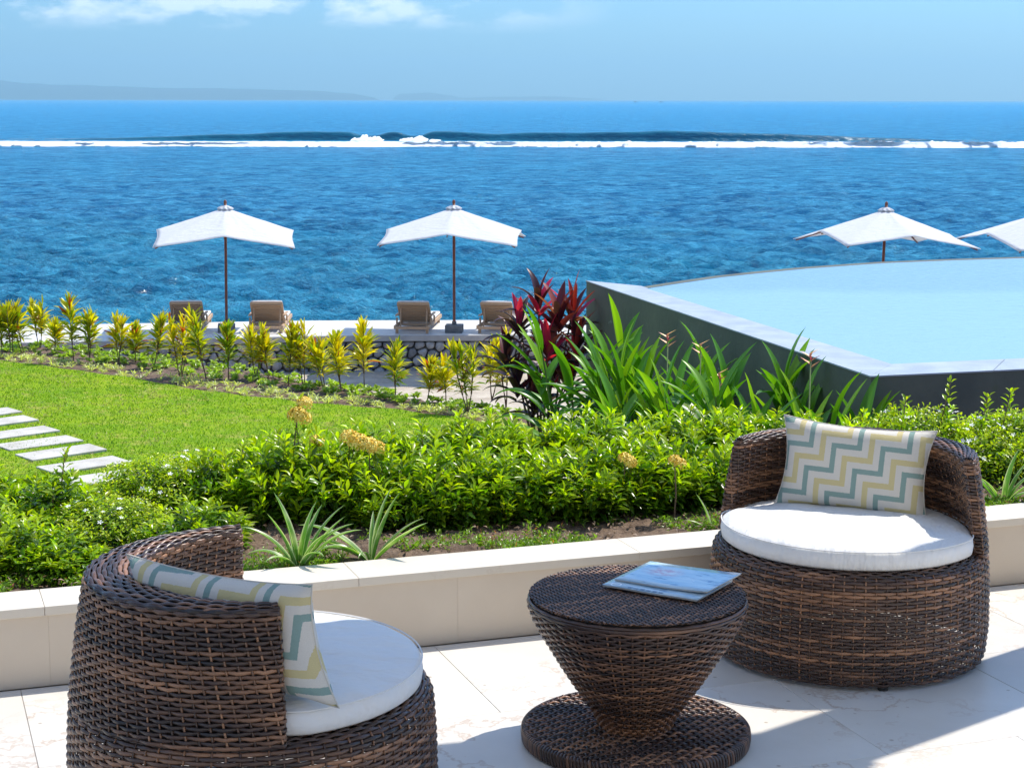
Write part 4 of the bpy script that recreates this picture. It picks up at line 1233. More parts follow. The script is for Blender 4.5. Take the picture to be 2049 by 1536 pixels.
def jasmine(seed, R=.27, H=.235, ns=400):
    rr = np.random.default_rng(seed); root = empty('jasmine_shrub')
    a = rr.uniform(0, 2 * np.pi, ns); ct = rr.uniform(0, 1, ns) ** .8
    sh = .80 + .24 * rr.random(ns); st = np.sqrt(1 - ct ** 2)
    tips = np.stack([R * st * np.cos(a) * sh, R * st * np.sin(a) * sh, .05 + (H - .05) * ct * sh], -1)
    d = np.stack([st * np.cos(a), st * np.sin(a), ct + .45], -1) + rr.normal(0, .35, (ns, 3))
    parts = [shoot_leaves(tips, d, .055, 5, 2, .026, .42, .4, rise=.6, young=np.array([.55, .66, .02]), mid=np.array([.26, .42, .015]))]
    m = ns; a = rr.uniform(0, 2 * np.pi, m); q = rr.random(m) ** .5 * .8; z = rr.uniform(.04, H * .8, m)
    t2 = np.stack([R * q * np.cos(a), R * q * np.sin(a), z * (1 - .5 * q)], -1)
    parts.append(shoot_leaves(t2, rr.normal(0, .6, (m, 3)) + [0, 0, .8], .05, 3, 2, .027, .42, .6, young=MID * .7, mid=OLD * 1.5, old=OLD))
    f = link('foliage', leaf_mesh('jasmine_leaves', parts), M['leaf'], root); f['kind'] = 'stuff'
    segs = [((t[0] * .2, t[1] * .2, -.02), tuple(t * .9)) for t in tips[:30]]
    stems_mesh('stems', segs, .003, M['stem'], root)
    # star flowers: one shared mesh of five petals, each flower an object
    fm = MB()
    for k in range(5):
        t = 2 * math.pi * k / 5; c_, s_ = math.cos(t), math.sin(t); R_ = .013
        fm.add([(0, 0, 0), (R_ * .55 * c_ - .0035 * s_, R_ * .55 * s_ + .0035 * c_, .002), (R_ * c_, R_ * s_, .001), (R_ * .55 * c_ + .0035 * s_, R_ * .55 * s_ - .0035 * c_, .002)], [(0, 1, 2, 3)])
    me = fm.mesh('flower'); me.materials.append(M['white_petal'])
    for k in rr.choice(ns, 34, replace=False):
        dd = Vector(d[k]).normalized(); o = link('flower', me, None, root, Vector(tips[k]) + dd * .016)
        o.rotation_euler = dd.to_track_quat('Z', 'Y').to_euler(); s = rr.uniform(.7, 1.15); o.scale = (s, s, s)
    return root
M['white_petal'] = simple('white_petals', (.80, .82, .80), None, rough=.5)
M['orange_petal'] = simple('apricot_petals', (.95, .62, .05), (.97, .82, .22), 60, .5)
def flower_head():
    b = MB(); rr = np.random.default_rng(3)
    for k in range(34):
        z = rr.uniform(-.15, 1); a = rr.uniform(0, 6.28); s_ = math.sqrt(1 - z * z); d = Vector((s_ * math.cos(a), s_ * math.sin(a), z)); c = d * .032 * rr.uniform(.8, 1.1)
        x = d.orthogonal().normalized(); y = d.cross(x); t0 = rr.uniform(0, 1.5)
        for q in range(4):
            t = t0 + q * math.pi / 2; e = x * math.cos(t) + y * math.sin(t); g = x * -math.sin(t) + y * math.cos(t)
            b.add([c, c + e * .009 + g * .0042 + d * .003, c + e * .018 + d * .001, c + e * .009 - g * .0042 + d * .002], [(0, 1, 2, 3)])
        b.add([c * .1, c * .1 + x * .0006, c + x * .0006, c], [(0, 1, 2, 3)])
    me = b.mesh('flower_cluster'); me.materials.append(M['orange_petal']); return me
FH = flower_head()
def place(root, s, q, rz, sc=1.0, zs=1.0, label='', cat='shrub', group=None, dz=0.0):
    p = W(s, q, soil_h(s, q) - .01 + dz); root.location = p; root.rotation_euler = (0, 0, rz); root.scale = (sc, sc, sc * zs)
    tag(root, label, cat, group); return root
def SQ(u, v, z=SOIL_Z):
    p = P(u, v, z); return p.x * WE.x + p.y * WE.y, p.x * WN.x + p.y * WN.y
IX = [ixora(100 + i) for i in range(4)]
JA = [jasmine(200 + i) for i in range(3)]
used = set()
def inst(pool_, i):
    o = pool_[i % len(pool_)]
    if o.name not in used: used.add(o.name); return o
    return copy_tree(o)
# ixora hedge: (pixel u of centre, v of the foot, scale, height factor, label)
ix = [
 (8, 1150, .95, .75, 'broad leaved green ixora shrub at the left frame edge, above the coping'),
 (95, 1085, .95, .85, 'ixora shrub with one tall shoot reaching over the stepping slabs'),
 (110, 1155, .75, .7, 'low ixora shrub just behind the coping beside the back of the left chair'),
 (-60, 1060, 1.0, .8, 'green ixora shrub cut by the left frame edge, behind the front one'),
 (490, 1040, .95, 1.08, 'dark green ixora shrub between the jasmine and the apricot flowers'),
 (400, 1110, .8, .8, 'low ixora shrub behind the arm of the left wicker chair'),
 (595, 1045, 1.0, 1.20, 'ixora shrub bearing the tallest apricot flower stalk'),
 (690, 1050, 1.0, 1.1, 'ixora shrub with a cluster of apricot flowers, behind the striped plants'),
 (560, 985, 1.0, 1.1, 'ixora shrub in the rear of the hedge by the lawn, left of the apricot flowers'),
 (800, 1055, .95, 1.05, 'ixora shrub right of the apricot flowers, in front of the lawn corner'),
 (760, 985, 1.0, 1.2, 'ixora shrub in the rear of the hedge, its shoots standing against the lawn'),
 (900, 1050, 1.0, 1.0, 'bright green ixora shrub in the middle of the hedge, above bare soil'),
 (880, 980, 1.0, 1.15, 'rear ixora shrub below the pale croton and the mulch bed'),
 (1000, 1045, 1.0, .98, 'front ixora shrub below the red cordyline'),
 (990, 975, 1.0, 1.25, 'rear ixora shrub whose shoots cross the foot of the red cordyline'),
 (1100, 1040, .95, .95, 'ixora shrub above the greenest patch of ground cover'),
 (1095, 970, 1.0, 1.1, 'rear ixora shrub left of the arching ginger leaves'),
 (1200, 1035, 1.0, .98, 'ixora shrub straight above the magazines'),
 (1200, 965, 1.0, 1.25, 'rear ixora shrub in front of the ginger leaves, shoots standing high'),
 (1300, 1025, 1.0, 1.0, 'ixora shrub with a small yellow flower head, above bare brown soil'),
 (1310, 960, 1.0, 1.1, 'rear ixora shrub in front of the dark pool wall'),
 (1395, 1015, 1.0, 1.0, 'ixora shrub left of the right wicker chair, with a yellow flower head'),
 (1410, 955, 1.0, 1.2, 'rear ixora shrub below the pink ginger flower'),
 (1510, 1005, .95, .95, 'ixora shrub tucked behind the left arm of the right chair'),
 (1500, 950, 1.0, 1.15, 'rear ixora shrub behind the left arm of the right chair'),
 (1600, 950, 1.0, 1.1, 'ixora shrub peeping over the zigzag cushion on the right chair'),
 (1700, 985, .95, 1.05, 'ixora shrub behind the middle of the right cushion, below the pool corner'),
]
for i, (u, v, sc, zs, lab) in enumerate(ix):
    s, q = SQ(u, v, SOIL_Z + .02)
    o = place(inst(IX, i), s, q + .13, pr.uniform(0, 6.28), sc, zs, lab, 'shrub', 'ixora shrubs in the planter')
    o.scale = (o.scale[0], o.scale[1], o.scale[2] * (.80 if v < 1000 and u < 1650 else .95))
ja = [
 (230, 1110, 1.0, .72, 'fine leaved jasmine shrub with white stars, behind the left chair'),
 (330, 1045, 1.05, .92, 'large round jasmine shrub with white star flowers in front of the last stepping slab'),
 (255, 1050, .8, .68, 'jasmine shrub with white stars beside the lower stepping slabs'),
 (420, 1015, .95, .95, 'jasmine shrub with its white stars seen against the lawn'),
 (1780, 985, 1.0, 1.05, 'fine leaved jasmine shrub just right of the zigzag cushion'),
 (1880, 975, 1.15, 1.2, 'largest jasmine shrub on the right, below the dark pool wall, thick with white stars'),
 (1990, 975, 1.1, 1.05, 'jasmine shrub near the right frame edge above the striped plant'),
 (2080, 960, 1.1, 1.1, 'jasmine shrub cut by the right frame edge'),
]
for i, (u, v, sc, zs, lab) in enumerate(ja):
    s, q = SQ(u, v, SOIL_Z + .02)
    place(inst(JA, i), s, q + .20, pr.uniform(0, 6.28), sc, zs, lab, 'shrub', 'jasmine shrubs in the planter')
# tall shoots rising out of the shrubs
def tall_shoot(u, v, vtop, label, w=1.0, flowers=0):
    s, q = SQ(u, v, SOIL_Z + .02); q += .15; p = W(s, q, soil_h(s, q))
    top = PD(u + pr.uniform(-6, 6), vtop, p.y)
    root = empty('leafy_shoot', p); H = top.z - p.z
    tips = np.array([[0 + top.x - p.x, 0, H]]); 
    parts = [shoot_leaves(tips, np.array([[.05, 0, 1.0]]), H * .55, 9, 3, .055 * w, .32, .3)]
    for j in range(2):
        t2 = tips * .72 + np.array([[(-1) ** j * .03, .0, 0]]); parts.append(shoot_leaves(t2, np.array([[(-1) ** j * .5, .1, 1.0]]), .07, 3, 3, .05 * w, .32, .3))
    f = link('foliage', leaf_mesh('shoot_leaves', parts), M['leaf'], root); f['kind'] = 'stuff'
    stems_mesh('stem', [((0, 0, -.02), tuple(tips[0]))], .003, M['stem'], root)
    for j in range(flowers):
        o = link('flower_cluster', FH, None, root, (tips[0][0] + pr.uniform(-.02, .02), pr.uniform(-.02, .02), H - .02 - .035 * j)); o.rotation_euler = (pr.uniform(-.4, .4), pr.uniform(-.4, .4), pr.uniform(0, 6)); o.scale = (.9, .9, .9)
    tag(root, label, 'plant', 'tall shoots above the planter hedge')
tall_shoot(130, 1075, 905, 'tall leafy shoot standing in front of the stepping slabs')
tall_shoot(595, 1045, 800, 'tall shoot with apricot flowers rising over the lawn', flowers=2)
tall_shoot(490, 1040, 890, 'leafy shoot above the jasmine, left of the apricot flowers')
tall_shoot(1899, 975, 765, 'tallest thin shoot against the dark pool wall on the right')
tall_shoot(1975, 965, 795, 'pale shoot with two wide leaves against the pool wall')
tall_shoot(2020, 960, 785, 'bushy yellow green shoot near the right frame edge')
tall_shoot(1722, 975, 825, 'short bright shoot at the foot of the pool corner')
tall_shoot(1760, 975, 835, 'short shoot with long narrow leaves right of the pool corner')
tall_shoot(1818, 985, 800, 'shoot topped by white buds above the zigzag cushion')
# apricot flower heads on the hedge
def head(u, v, y_q, s_=1.0, lab=''):
    s, q = SQ(u, 1040, SOIL_Z + .02); q += y_q; p0 = W(s, q, 0); p = PD(u, v, p0.y)
    root = empty('apricot_flower', (p.x, p.y, soil_h(s, q))); h = p.z - soil_h(s, q)
    stems_mesh('stem', [((0, 0, -.02), (0, 0, h))], .003, M['stem'], root)
    for k in range(2):
        o = link('flower_cluster', FH, None, root, (k * .03 * s_, -.01 * k, h - .012 * k)); o.scale = (s_, s_, s_); o.rotation_euler = (pr.uniform(-.3, .3), pr.uniform(-.3, .3), pr.uniform(0, 6))
    tag(root, lab, 'flower', 'apricot flower heads in the hedge')
head(630, 883, .1, .75, 'small round apricot flower head right of the tall flowering shoot')
head(592, 832, .12, .95, 'apricot flower head on the tall stalk over the lawn')
head(700, 880, .05, 1.15, 'largest apricot flower head, left one of the bright pair')
head(738, 893, .02, 1.05, 'right apricot flower head of the bright pair')
head(1250, 918, .05, .75, 'pale apricot flower head above the magazines')
head(1350, 922, .0, .7, 'round yellow flower head near the right chair')

# ---- long leaf strips
def blade_mesh(name, L, Wd, arch, cols, nseg=9, ncol=5, fold=.25, widest=.45, twist=0.0, tipround=1.0):
    """one long leaf growing along +Z and arching towards +X; cols(fu, fv) -> rgb"""
    V = []; C = []; x = z = 0.0; th = 0.0
    for i in range(nseg + 1):
        f = i / nseg
        w = Wd * (math.sin(math.pi * min(1, f ** (math.log(.5) / math.log(widest)))) ** .75 * .94 + .06 * (1 - f)) if f < 1 else Wd * .01
        tw = twist * f
        for j in range(ncol):
            g = j / (ncol - 1) * 2 - 1; yy_ = g * w / 2; lift = abs(g) * w * fold
            px = x - lift * math.cos(th); pz = z + lift * math.sin(th)
            V.append((px * math.cos(tw) - yy_ * math.sin(tw), px * math.sin(tw) + yy_ * math.cos(tw), pz)); C.append(cols(g, f))
        th += arch / nseg * (.4 + 1.2 * f)
        x += math.sin(th) * L / nseg; z += math.cos(th) * L / nseg
    return mesh_np(name, np.array(V), grid_faces(nseg + 1, ncol), np.array(C))
def leaf_obj(me, mat, parent, loc, tilt, az, sc=1.0, name='leaf'):
    o = link(name, me, mat, parent, loc); o.rotation_euler = (0, tilt, az); o.scale = (sc, sc, sc); return o
# striped spider-lily like plants at the coping
def striped(shade):
    r_ = random.Random(shade)
    def f(g, t):
        a = abs(g)
        if a > .85: return np.array([.80, .82, .58])
        if a > .3: return np.array([.16, .34, .06]) if r_.random() < .9 else np.array([.42, .54, .22])
        return np.array([.12, .28, .05])
    return f
SB = [blade_mesh('striped_leaf', .26, w, arch, striped(i), 10, 7, .3, .35) for i, (w, arch) in enumerate([(.042, .35), (.034, .9), (.036, 1.5), (.026, .6), (.030, 2.1)])]
def striped_plant(u, v, leaves_, label):
    s, q = SQ(u, v, SOIL_Z + .03); p = W(s, q, soil_h(s, q) + .0); root = empty('striped_lily', p)
    for (kind, az, tilt, sc) in leaves_:
        leaf_obj(SB[kind], M['leaf_big'], root, (math.cos(az) * .008, math.sin(az) * .008, -.005), tilt, az, sc)
    tag(root, label, 'plant', 'striped lilies behind the coping')
D = rad
striped_plant(598, 1128, [(0, D(170), .12, 1.15), (0, D(200), .28, .95), (0, D(30), .10, 1.0), (1, D(10), .45, 1.0), (1, D(-10), .55, 1.1), (1, D(185), .45, 1.0), (2, D(178), .6, .8), (2, D(-50), .4, .75), (3, D(20), .35, 1.1), (3, D(60), .3, 1.0), (2, D(230), .5, .7), (1, D(-25), .3, .85), (3, D(120), .3, .9), (0, D(-5), .5, 1.0)],
    'white edged striped lily behind the left part of the coping')
striped_plant(742, 1110, [(0, D(5), .10, 1.12), (0, D(-8), .22, 1.12), (1, D(172), .72, 1.15), (1, D(182), .9, 1.1), (2, D(176), .9, 1.0), (0, D(-20), .75, 1.05), (3, D(10), .6, .95), (2, D(195), .65, .8), (4, D(250), .3, .5), (3, D(90), .4, .8)],
    'white edged striped lily with two upright leaves, right of the other one')
striped_plant(2008, 1000, [(0, D(175), .65, 1.1), (0, D(20), .08, .95), (1, D(0), .4, .9), (1, D(190), .4, .8), (2, D(170), .9, .8), (3, D(30), .35, .85), (1, D(-30), .5, .8), (2, D(10), .7, .7), (0, D(190), 1.0, .8)],
    'white edged striped lily right of the right wicker chair')
striped_plant(1428, 1048, [(0, D(170), .25, .62), (3, D(178), .9, .45), (3, D(10), .9, .4)], 'small thin striped lily left of the right wicker chair')

# ---- ground cover along the coping
def ground_cover():
    n = 5200; s = pr.uniform(-.6, 4.6, n); off = np.abs(pr.normal(0, .13, n)) + .215; q = WQ + off
    dens = vnoise(s, q * 2, .35, 77, 3); ok = (dens > -.02) & (off < .62); s, q = s[ok], q[ok]; n = len(s)
    z = np.array([soil_h(a, b_) for a, b_ in zip(s, q)]) + .0
    P0 = np.stack([WE.x * s + WN.x * q, WE.y * s + WN.y * q, z + pr.uniform(0, .03, n)], -1)
    parts = []
    for j in range(7):
        d = pr.normal(0, .75, (n, 3)); d[:, 2] = np.abs(d[:, 2]) * .6 + .35
        c = np.array([.20, .34, .03])[None] * pr.uniform(.5, 1.5, (n, 1)); red = pr.random(n) < .05; c[red] = [.42, .18, .10]
        L = pr.uniform(.012, .028, n); parts.append(leaves(P0 + pr.normal(0, .006, (n, 3)), d, L, L * .28, c))
    o = link('ground_cover', leaf_mesh('ground_cover', parts), M['leaf']); tag(o, 'low succulent ground cover creeping along the planter coping', 'ground cover', kind='stuff')
ground_cover()
# dead leaves, twigs and clods on the soil
n = 2600; s = pr.uniform(-.6, 4.8, n); q = WQ + pr.uniform(.22, 1.1, n)
z = np.array([soil_h(a, b_) for a, b_ in zip(s, q)]) + .03 + pr.uniform(-.005, .012, n)
P0 = np.stack([WE.x * s + WN.x * q, WE.y * s + WN.y * q, z], -1); d = pr.normal(0, 1, (n, 3)); d[:, 2] *= .3
c = np.array([.30, .20, .13])[None] * pr.uniform(.4, 1.7, (n, 1)); L = pr.uniform(.008, .03, n)
o = link('leaf_litter', leaf_mesh('litter', [leaves(P0, d, L, L * pr.uniform(.1, .5, n), c)]), M['petal']); tag(o, 'dry brown leaf litter on the planter soil', 'litter', kind='stuff')

# ---- croton row in the far bed
CY = np.array([.90, .70, .015]); CG = np.array([.20, .34, .02]); CO = np.array([.55, .25, .05])
def croton(seed, H, yellow, forks):
    rr = np.random.default_rng(seed); root = empty('croton')
    parts = []; segs = []
    for k in range(forks):
        a = rr.uniform(0, 6.28); top = np.array([math.cos(a) * .15 * (forks > 1), math.sin(a) * .10 * (forks > 1), H * rr.uniform(.80, .9) if k else H * .86])
        segs.append(((0, 0, -.05), (top[0] * .4, top[1] * .4, H * .25))); segs.append(((top[0] * .4, top[1] * .4, H * .25), tuple(top)))
        n = 110 // forks + 26; f = rr.random(n) ** .8
        low = H * .27; z = top[2] - f * (top[2] - low); P0 = np.stack([top[0] * (z / top[2]), top[1] * (z / top[2]), z], -1) + rr.normal(0, .006, (n, 3))
        az = rr.uniform(0, 6.28, n); el_ = 1.38 - 1.15 * f + rr.normal(0, .22, n)
        d = np.stack([np.cos(az) * np.cos(el_), np.sin(az) * np.cos(el_), np.sin(el_)], -1)
        L = rr.uniform(.16, .32, n) * (.75 + .4 * np.sin(np.pi * np.clip(f, .1, 1)))
        mixv = np.clip(yellow + .0 + rr.normal(0, .28, n) - f * .25, 0, 1)[:, None]
        c = CY[None] * mixv + CG[None] * (1 - mixv); c = c * rr.uniform(.7, 1.2, (n, 1)); o_ = rr.random(n) < .035; c[o_] = [.45, .09, .03]
        parts.append(leaves(P0, d, L, L * rr.uniform(.12, .19, n), c, fold=.18, droop=.25))
    f_ = link('foliage', leaf_mesh('croton_leaves', parts), M['leaf'], root); f_['kind'] = 'stuff'
    stems_mesh('stem', segs, .009, M['stem'], root)
    return root
ord_ = ['first', 'second', 'third', 'fourth', 'fifth', 'sixth', 'seventh', 'eighth', 'ninth', 'tenth', 'eleventh', 'twelfth', 'thirteenth', 'fourteenth', 'fifteenth', 'sixteenth', 'seventeenth', 'eighteenth', 'nineteenth', 'twentieth']
# (u, v foot, v top, yellowness, forks, label)
cro = [
 (4, 712, 612, .6, 1, 'yellow croton at the left frame edge, first of the row'),
 (22, 712, 603, .55, 2, 'yellow croton second from the left frame edge'),
 (47, 709, 598, .6, 2, 'tall yellow green croton third from the left frame edge'),
 (80, 694, 602, .65, 2, 'wide golden croton with a few red leaves, left of the tallest one'),
 (110, 706, 648, .7, 1, 'small low yellow croton just left of the tallest one'),
 (147, 724, 580, .6, 1, 'tallest croton in the left part of the row, thin and pale yellow'),
 (180, 722, 618, .5, 2, 'broad green and yellow croton right beside the tallest one'),
 (237, 726, 632, .75, 2, 'golden croton standing alone against the white deck'),
 (270, 724, 654, .6, 1, 'short croton between two golden ones, over the deck edge'),
 (307, 734, 622, .6, 2, 'croton touching the left edge of the leftmost lounger'),
 (363, 753, 633, .8, 3, 'bright golden croton in front of the leftmost lounger'),
 (413, 760, 605, .55, 2, 'tall croton just left of the left parasol pole'),
 (458, 757, 644, .3, 1, 'green leaved croton just right of the left parasol pole'),
 (512, 757, 652, .75, 2, 'yellow croton in front of the second lounger'),
 (537, 757, 668, .7, 1, 'small yellow croton overlapping the right edge of the second lounger'),
 (577, 770, 644, .6, 1, 'croton first to the right of the second lounger'),
 (607, 772, 640, .7, 2, 'bright yellow croton second to the right of the second lounger'),
 (648, 776, 674, .65, 2, 'loose yellow croton with bare lower stems against the stone wall'),
 (685, 782, 668, .7, 2, 'pale drooping croton against the middle of the stone wall'),
 (729, 784, 632, .85, 1, 'tall bright yellow croton with tan hanging leaves left of the third lounger'),
 (791, 797, 682, .5, 2, 'dense croton cone in front of the wall below the third lounger'),
 (856, 804, 719, .7, 1, 'slim young croton with a pale bare stem on the sand'),
 (894, 807, 719, .75, 1, 'small young croton right of the other slim one on the sand'),
 (938, 825, 678, .45, 3, 'large forked green croton on bare branching stems'),
 (985, 792, 692, .8, 2, 'yellow croton half behind the red cordyline'),
 (1012, 806, 660, .7, 2, 'yellow croton behind the dark leaves of the red cordyline'),
]
for i, (u, v, vt, ye, fk, lab) in enumerate(cro):
    p = P(u, v, G_L); top = PD(u, vt, p.y); H = (top.z - G_L) * 1.02
    r_ = croton(300 + i, H, ye, fk); r_.location = (p.x, p.y, G_L - .01); r_.rotation_euler = (random.uniform(-.10, .10), random.uniform(-.10, .10), random.uniform(0, 6.28))
    tag(r_, lab, 'shrub', 'crotons in the bed beyond the lawn')
# spider grass and small green plants covering that bed
n = 760; x = pr.uniform(-10.5, 3.2, n); yf = yline(bed_front, x); yb = yline(bed_back, x)
fr_ = np.where(pr.random(n) < .45, pr.uniform(.02, .35, n), pr.uniform(.45, 1.05, n)); y = yf + (yb - yf) * fr_
P0 = np.stack([x, y, np.full(n, G_L + .0)], -1); parts = []
for j in range(13):
    d = pr.normal(0, .8, (n, 3)); d[:, 2] = np.abs(d[:, 2]) * .5 + .55; L = pr.uniform(.08, .17, n)
    pale = (fr_ < .4)[:, None]; c = np.where(pale, np.array([.66, .70, .32])[None], np.array([.36, .50, .08])[None]) * pr.uniform(.55, 1.25, (n, 1))
    parts.append(leaves(P0, d, L, L * np.where(fr_ < .4, .13, .32), c, droop=.7))
o = link('bed_ground_cover', leaf_mesh('bed_cover', parts), M['leaf']); tag(o, 'pale spider grass and low green plants covering the croton bed', 'ground cover', kind='stuff')

# ---- red cordyline
def cord_cols(base, edge):
    def f(g, t):
        a = abs(g); return np.array(base) * (1 - a * .5) * (1.0 - .15 * t) + np.array(edge) * a * .5
    return f
CM = [blade_mesh('cordyline_leaf', .52, w, ar, cord_cols(b_, e_), 8, 5, .18, .42) for w, ar, b_, e_ in [
    (.12, .35, (.10, .015, .030), (.25, .03, .05)), (.125, .9, (.055, .020, .030), (.10, .03, .04)), (.11, .5, (.75, .015, .10), (.85, .06, .18)),
    (.115, 1.3, (.045, .022, .028), (.10, .03, .04)), (.10, .3, (.42, .03, .035), (.55, .09, .06)), (.115, .7, (.42, .12, .10), (.30, .05, .05))]]
cp = P(1085, 888, G_L); cor = empty('red_cordyline', (cp.x, cp.y, G_L))
cor.scale = (1.0, 1.0, 1.08)
tag(cor, 'red and dark purple cordyline standing beside the corner of the pool wall', 'plant')
cr = random.Random(4)
heads = [(-.28, 0, 1.68, .3), (-.05, .1, 1.90, .6), (.18, -.05, 1.75, .8), (.36, .1, 1.80, .75), (.40, -.1, 1.45, .9), (.05, -.2, 1.45, .5), (-.42, .1, 1.30, .15), (-.30, -.15, 1.05, .0), (.15, .2, 1.15, .3), (-.1, -.1, .85, .0), (.33, .15, 1.0, .3)]
sb = MB()
for hx, hy, hz, red in heads:
    sb.tube([(hx * .25, hy * .25, -.05), (hx * .6, hy * .6, hz * .45), (hx, hy, hz - .30)], [.018, .014, .011], 6, cap=False)
    for j in range(15):
        f = j / 14; az = j * 2.4 + cr.uniform(-.3, .3); tilt = .10 + 1.15 * f + cr.uniform(-.1, .15)
        if cr.random() < red: k = cr.choice([2, 2, 4, 5, 0])
        else: k = cr.choice([0, 1, 3, 3, 1])
        if f > .75: k = cr.choice([1, 3])
        leaf_obj(CM[k], M['leaf_big'], cor, (hx, hy, hz - .36 - .20 * f), tilt, az, cr.uniform(.72, 1.0))
sb.build('stem', M['stem'], cor, smooth=True)

# ---- ginger lilies along the pool wall
def gcol(base):
    def f(g, t): return np.array(base) * (1.25 if abs(g) < .1 else 1.0) * (.85 + .3 * t)
    return f
GM = [blade_mesh('ginger_leaf', .62, w, ar, gcol(b_), 9, 5, .22, .42) for w, ar, b_ in [
    (.12, .45, (.10, .26, .012)), (.13, 1.0, (.065, .19, .010)), (.115, .7, (.15, .33, .012)), (.125, 1.5, (.055, .16, .010)), (.105, .3, (.26, .44, .015)), (.115, 1.9, (.085, .22, .012))]]
M['bract'] = simple('pink_bract', (.85, .10, .22), (.95, .62, .08), 18, .4, world=False)
def ginger(u, y, zg, n_sh, spread, zt, label, seed, flowers=()):
    g = random.Random(seed); x0 = PD(u, 700, y).x; root = empty('ginger_lily', (x0, y, zg)); tag(root, label, 'plant', 'ginger lilies along the pool wall')
    sb = MB()
    for k in range(n_sh):
        bx, by = g.uniform(-spread, spread), g.uniform(-.25, .25); H = (zt - zg) * g.uniform(.72, 1.0)
        lean = bx / spread * .22 if spread else 0; tx_, ty_ = bx + lean * H * .6, by + g.uniform(-.1, .1)
        sb.tube([(bx, by, -.1), (bx * .5 + tx_ * .5, (by + ty_) / 2, H * .4), (tx_, ty_, H - .45)], [.016, .013, .008], 6, cap=False)
        for j in range(8):
            f = j / 7; zz_ = H - .52 - f * .60
            if zz_ < .05: continue
            az = g.choice([0, math.pi]) + g.uniform(-.9, .9) + (math.pi if (j % 2) else 0)
            if g.random() < .5: az = (0 if bx > 0 else math.pi) + g.uniform(-.8, .8)
            tilt = .08 + .75 * f + g.uniform(-.06, .2); kk = g.choice([0, 2, 4]) if f < .35 else g.choice([0, 1, 3, 2, 5])
            leaf_obj(GM[kk], M['leaf_big'], root, (tx_ - (1 - 1) * 0, ty_, zz_), tilt, az, g.uniform(.85, 1.15))
    sb.build('stem', M['stem_green'], root, smooth=True)
    for (fu, fv) in flowers:
        p = PD(fu, fv, y - .15); L = p.z - zg; fb = MB()
        fb.tube([(p.x - x0, -.15, -.05 + L * .3), (p.x - x0, -.15, L)], .006, 5)
        fb.build('flower_stalk', M['stem_green'], root, smooth=True)
        b = MB()
        for q in range(5):
            a = q * 2.2; sd = (-1) ** q; b.add([(0, 0, q * .022), (.014 * math.cos(a), .014 * math.sin(a), .03 + q * .022), (.08 * sd, .02 * math.sin(a), .065 + q * .024), (.012 * sd, -.01, .015 + q * .028)], [(0, 1, 2, 3)])
            b.add([(0, .012, q * .028), (.08 * sd, .02 * math.sin(a), .065 + q * .024), (.012 * sd, .014, .01 + q * .028)], [(0, 1, 2)])
        o = b.build('flower', M['bract'], root); o.location = (p.x - x0, -.15, L - .06)
ginger(1205, 17.6, -2.2, 9, .40, -.12, 'ginger lily clump beside the red cordyline, leaves arching left', 51)
ginger(1265, 16.6, -2.15, 13, .45, -.16, 'dense ginger lily clump against the end of the pool wall', 52)
ginger(1355, 15.3, -2.05, 10, .34, -.33, 'ginger lily clump with a pink and yellow flower', 53, [(1336, 682), (1402, 702)])
ginger(1475, 14.6, -2.0, 15, .42, -.12, 'ginger lily clump in the middle of the pool wall, leaves upright', 54, [(1440, 760)])
ginger(1610, 13.6, -1.9, 15, .36, -.24, 'ginger lily clump nearest the pool corner with a pink flower', 55, [(1622, 722)])
